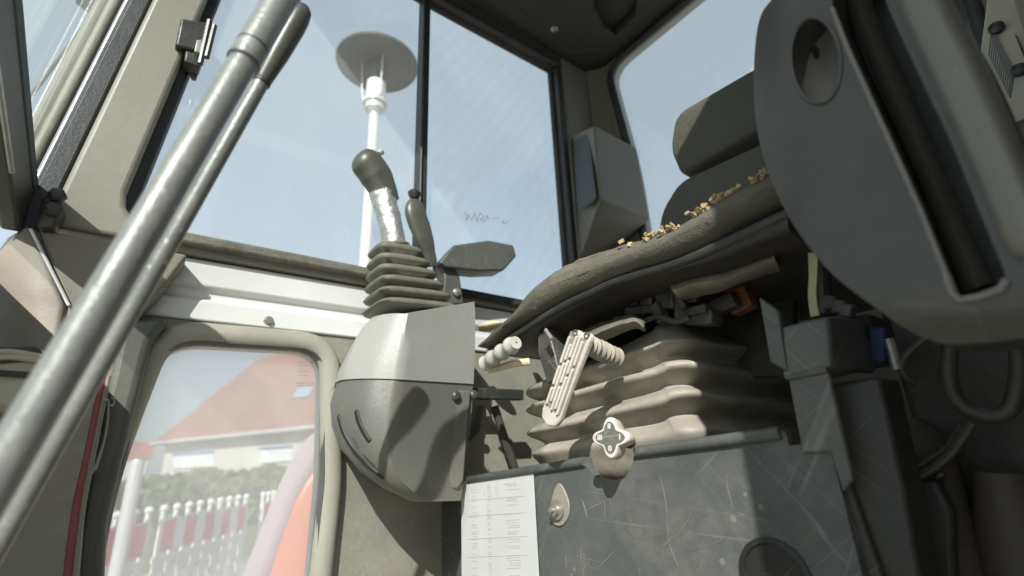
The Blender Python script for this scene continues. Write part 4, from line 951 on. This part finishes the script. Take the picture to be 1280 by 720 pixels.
# subdivide outer for curvature: build as triangulated grid clipped by polygon
def inside(pt, poly):
    x, y = pt; c = False; n = len(poly)
    for i in range(n):
        x1_, y1_ = poly[i]; x2_, y2_ = poly[i-1]
        if (y1_ > y) != (y2_ > y) and x < (x2_-x1_)*(y-y1_)/(y2_-y1_)+x1_: c = not c
    return c
from mathutils.geometry import delaunay_2d_cdt
def shell(poly, holes, name, mat, thick, step=11, roll=True, fn=NP):
    pts = [Vector(p) for p in poly]; eds = [(i,(i+1) % len(poly)) for i in range(len(poly))]
    for h_ in holes:
        o_ = len(pts); pts += [Vector(p) for p in h_]; eds += [(o_+i, o_+(i+1) % len(h_)) for i in range(len(h_))]
    x0_, x1_ = min(p.x for p in pts), max(p.x for p in pts); y0_, y1_ = min(p.y for p in pts), max(p.y for p in pts)
    y = y0_
    while y < y1_:
        x = x0_
        while x < x1_:
            q = (x,y)
            if inside(q, poly) and not any(inside(q, h_) for h_ in holes): pts.append(Vector(q))
            x += step
        y += step
    vs, es, fs, *_ = delaunay_2d_cdt(pts, eds, [], 0, 1e-4)
    bm = B(); V = [bm.verts.new(fn((v.x,v.y))) for v in vs]
    hp_ = [h_ for h_ in holes]
    for fc in fs:
        c = sum((vs[i] for i in fc), Vector((0,0)))/len(fc)
        if inside((c.x,c.y), poly) and not any(inside((c.x,c.y), h_) for h_ in hp_): bm.faces.new([V[i] for i in fc])
    for v in list(bm.verts):
        if not v.link_faces: bm.verts.remove(v)
    bmesh.ops.recalc_face_normals(bm, faces=bm.faces)
    # front faces look to -x
    if sum(f_.normal.x*f_.calc_area() for f_ in bm.faces) > 0: bmesh.ops.reverse_faces(bm, faces=bm.faces)
    bnd = [e for e in bm.edges if e.is_boundary]
    r_ = bmesh.ops.extrude_edge_only(bm, edges=bnd); vv = [g_ for g_ in r_['geom'] if isinstance(g_, bmesh.types.BMVert)]
    for v in vv: v.co.x += .006
    r_ = bmesh.ops.extrude_edge_only(bm, edges=[e for e in r_['geom'] if isinstance(e, bmesh.types.BMEdge)]); vv = [g_ for g_ in r_['geom'] if isinstance(g_, bmesh.types.BMVert)]
    for v in vv: v.co.x += thick
    return bm
bm = shell(outl2, [ell, slotR], 'face', None, .045)
fc_ = make('console_face', bm, M['near_console'], nc, sharp=55, bev=.003, seg=3)
# hollow bowl
bm = B(); rings = []
for t, k in ((0,1.0),(.15,.96),(.5,.86),(.85,.6),(1,.15)):
    rings.append([NP((1020+(x-1020)*k, 76+(y-76)*k+(-10*t if k < .99 else 0)), .004+.028*t) for x, y in ell])
loft(bm, rings, caps=False); bm.faces.new([bm.verts[i] for i in range(0)]) if False else None
o = make('finger_hollow', bm, M['near_console_side'], nc); 
bm = B(); ring_tube(bm, [NP(q,-.0005) for q in ell], .0013, 8); make('hollow_rim', bm, M['near_console'], nc)
# slot interior: dark back, middle bar, right wall
bm = B(); prism(bm, [NP(q, .040) for q in slotR], (.004,0,0)); make('slot_back', bm, M['slot'], nc)
bm = B(); mb = [((1052,-60),(1076,-60)),((1062,20),(1092,10)),((1085,80),(1118,70)),((1122,165),(1155,155)),((1160,255),(1192,243)),((1188,330),(1226,318)),((1204,366),(1240,352))]
loft(bm, [[NP(a,.020), NP(((a[0]+b[0])/2,(a[1]+b[1])/2),.010), NP(b,.018), NP(b,.040), NP(a,.040)] for a, b in mb]); make('centre_bar', bm, M['near_console'], nc, sharp=50)
# slot lip
bm = B(); tube(bm, [NP(q,-.0008) for q in ((1183,345),(1190,366),(1200,375),(1225,371),(1252,361),(1258,350))], .0024, 10); make('slot_lip', bm, M['near_console_side'], nc)
bm = B(); tube(bm, [NP(q,.0) for q in ((1040,10),(1060,62),(1110,172),(1150,262),(1183,345))], .0018, 8); make('slot_edge', bm, M['near_console_side'], nc)
# raised right rail (rounded armrest side)
ra = [((1110,-60),(1170,-60)),((1112,0),(1186,0)),((1146,70),(1222,62)),((1196,180),(1262,150)),((1240,285),(1300,240)),((1262,340),(1340,320))]
rings = []
for a, b in ra:
    m_ = ((a[0]+b[0])/2, (a[1]+b[1])/2); rings.append([NP(a,.006), NP((a[0]*.9+b[0]*.1, a[1]*.9+b[1]*.1),-.010), NP((a[0]*.6+b[0]*.4,a[1]*.6+b[1]*.4),-.014), NP((a[0]*.25+b[0]*.75,a[1]*.25+b[1]*.75),-.016), NP(b,-.008), NP((b[0]+4,b[1]),.02), NP((b[0]+2,b[1]),.05), NP(a,.05)])
bm = B(); loft(bm, rings); make('side_rail', bm, M['near_console_side'], nc, sub=2)

# hoses and cables beneath
bm = B(); tube(bm, cr([onX(q,.6) for q in ((1188,430),(1186,470),(1196,500),(1222,517),(1252,518),(1268,500),(1274,460),(1272,420))],6), .0068, 12); make('hose_loop', bm, M['cable'], label='thick black hose hanging in a loop under the raised console', cat='hose')
bm = B(); tube(bm, cr([onX(q,.58) for q in ((1160,420),(1140,436),(1127,452),(1129,468),(1142,480))],5), .0035, 8); make('thin_wire', bm, M['cable'], label='thin bent wire between the blue connector and hose loop', cat='wire')
bm = B()
for k in range(7):
    o_ = k*5.5
    tube(bm, cr([onX(q,.62+.006*(k%3)) for q in ((1118+o_*.4,560-o_*.2),(1122+o_*.5,585),(1134+o_*.5,603-o_*.4),(1152+o_*.3,612-o_*.5),(1178,606-o_))],5), .0038, 8)
tube(bm, cr([onX(q,.61) for q in ((1140,592),(1160,578),(1185,560),(1205,530))],5), .004, 8); tube(bm, cr([onX(q,.60) for q in ((1146,596),(1168,584),(1192,562),(1215,528))],5), .004, 8)
make('cable_bundle', bm, M['cable'], label='coiled bundle of thin black cables beside the seat pedestal', cat='cable')
bt = B(); lathe(bt, onX((1210,800),.66), (0,0.0,1), [(.030,0),(.032,.05),(.032,.16),(.028,.185),(.015,.2)], 24); make('hose_cover', bt, M['brown'], label='round topped brown hose cover at the bottom right edge', cat='hose')
bt = B(); tube(bt, [onX((1290,780),.66), onX((1268,660),.66), onX((1250,590),.66)], [.03,.028,.02], 20); make('hose_cover', bt, M['brown'], label='slanting brown hose cover in the bottom right corner', cat='hose')
bm = B(); prism(bm, [onX(q,.60) for q in ((1120,600),(1140,640),(1160,720),(1170,900),(1200,900),(1190,640),(1170,600))], (.02,0,0)); make('curved_plate', bm, M['sidepanel'], pd, bev=.004)
# dark box behind near console (left console support)
bm = B(); prism(bm, [(.72,.20,-.45),(.72,.20,.33),(.72,-.10,.33),(.72,-.10,-.45)], (.25,0,0)); make('console_support', bm, M['shell'], nc, bev=.01)

# ================================================================== TWO TRAVEL LEVERS in the foreground
def lever(p_lo, p_hi, p_grip, r, rg_, lab, seams, cap):
    t = thing('travel_lever', lab, 'lever', p_lo, 'long steel travel levers in front of the seat')
    bm = B(); tube(bm, [p_lo, p_lo.lerp(p_hi,.5), p_hi], r, 36); make('shaft', bm, M['tube'], t)
    bm = B(); d = (p_grip-p_hi); pts = [p_hi+d*k for k in (0,.004,.02,.98)]; rr = [r*1.0, r*1.10, r*1.14, rg_]
    if cap: 
        pts = [p_hi+d*k for k in (0,.01,.05,.35,.7,.85,.94,.985,1.0)]; rr = [r*1.0,r*1.1,r*1.14,rg_*.95,rg_*1.05,rg_,rg_*.85,rg_*.55,rg_*.2]
    if not cap: pts = [p_hi+d*k+R*(.035*max(0,k-.45)**2/.3) for k in (0,.004,.02,.25,.45,.6,.75,.9,1)]; rr = [r*1.0, r*1.10, r*1.14, r*1.16, r*1.2, r*1.3, r*1.4, r*1.4, r*1.3]
    tube(bm, pts, rr, 36); g_ = make('grip', bm, M['gripcap'] if cap else M['tube'], t, sharp=40)
    for s in seams:
        c = p_hi+d*s if s > 0 else p_hi+(p_hi-p_lo).normalized()*s
        bm = B(); lathe(bm, c, d, [(r*1.0,-.0012),(r*1.165,-.0010),(r*1.165,.0010),(r*1.0,.0012)], 36); make('collar', bm, M['gasket'], t)
    return t
hi1 = at((303,80),.47); lo1 = at((65,480),.365); lo1b = hi1+(lo1-hi1)*2.2
lever(lo1b, hi1, hi1+(hi1-lo1).normalized()*.20, .0102, .0120, 'thicker grey travel lever nearest the camera crossing the left windows', (.01,.10), False)
hi2 = at((326,104),.56); lo2 = at((112,480),.50); lo2b = hi2+(lo2-hi2)*2.2
lever(lo2b, hi2, hi2+(hi2-lo2).normalized()*.10, .0070, .0108, 'thinner grey travel lever with black rounded tip behind the thicker one', (.01,.10), True)

# ================================================================== LIGHT, SKY, CAMERA
sd = Vector((-.52,-.57,.53)).normalized()
el = math.asin(sd.z); az = math.atan2(sd.x, sd.y)
W = bpy.data.worlds.new('World'); SC.world = W; W.use_nodes = True; ns = W.node_tree.nodes; L = W.node_tree.links
bg = ns['Background']; sky = ns.new('ShaderNodeTexSky'); sky.sky_type = 'NISHITA'; sky.sun_disc = False; sky.sun_elevation = el; sky.sun_rotation = az
sky.dust_density = 2.0; sky.air_density = 1.0; sky.ozone_density = 1.0
tcw = ns.new('ShaderNodeTexCoord'); cn = N(ns, 'ShaderNodeTexNoise', Scale=2.2, Detail=8, Roughness=.6, Distortion=.6); L.new(tcw.outputs['Generated'], cn.inputs['Vector'])
cr_ = ramp(ns, .35, .75, (.60,.60,.60,1), (.90,.90,.90,1)); L.new(cn.outputs['Fac'], cr_.inputs[0])
mw_ = N(ns, 'ShaderNodeMix', data_type='RGBA'); L.new(cr_.outputs[0], mw_.inputs['Factor']); L.new(sky.outputs[0], mw_.inputs['A']); mw_.inputs['B'].default_value = (3.35,3.85,4.20,1)
L.new(mw_.outputs['Result'], bg.inputs['Color']); bg.inputs['Strength'].default_value = .12
su = bpy.data.lights.new('sun','SUN'); su.energy = 4.0; su.angle = rad(.5); su.color = (1,.955,.90)
so = bpy.data.objects.new('sun', su); C.objects.link(so); so.rotation_euler = (-sd).to_track_quat('-Z','Y').to_euler(); so.location = (-3,-3,6)
cam = bpy.data.cameras.new('camera'); co = bpy.data.objects.new('camera', cam); C.objects.link(co); SC.camera = co
mw = Matrix((R, U2, -F)).transposed().to_4x4(); co.matrix_world = mw
cam.sensor_width = 36; cam.lens = f/1280*36; cam.clip_start = .02; cam.clip_end = 2000
cam.dof.use_dof = True; cam.dof.focus_distance = .72; cam.dof.aperture_fstop = 3.4
SC.view_settings.view_transform = 'Standard'; SC.view_settings.look = 'None'; SC.view_settings.gamma = 1; SC.view_settings.exposure = 0.85
for o in C.objects:
    if '_w' in o: del o['_w']
SC.cycles.max_bounces = 10; SC.cycles.transparent_max_bounces = 16
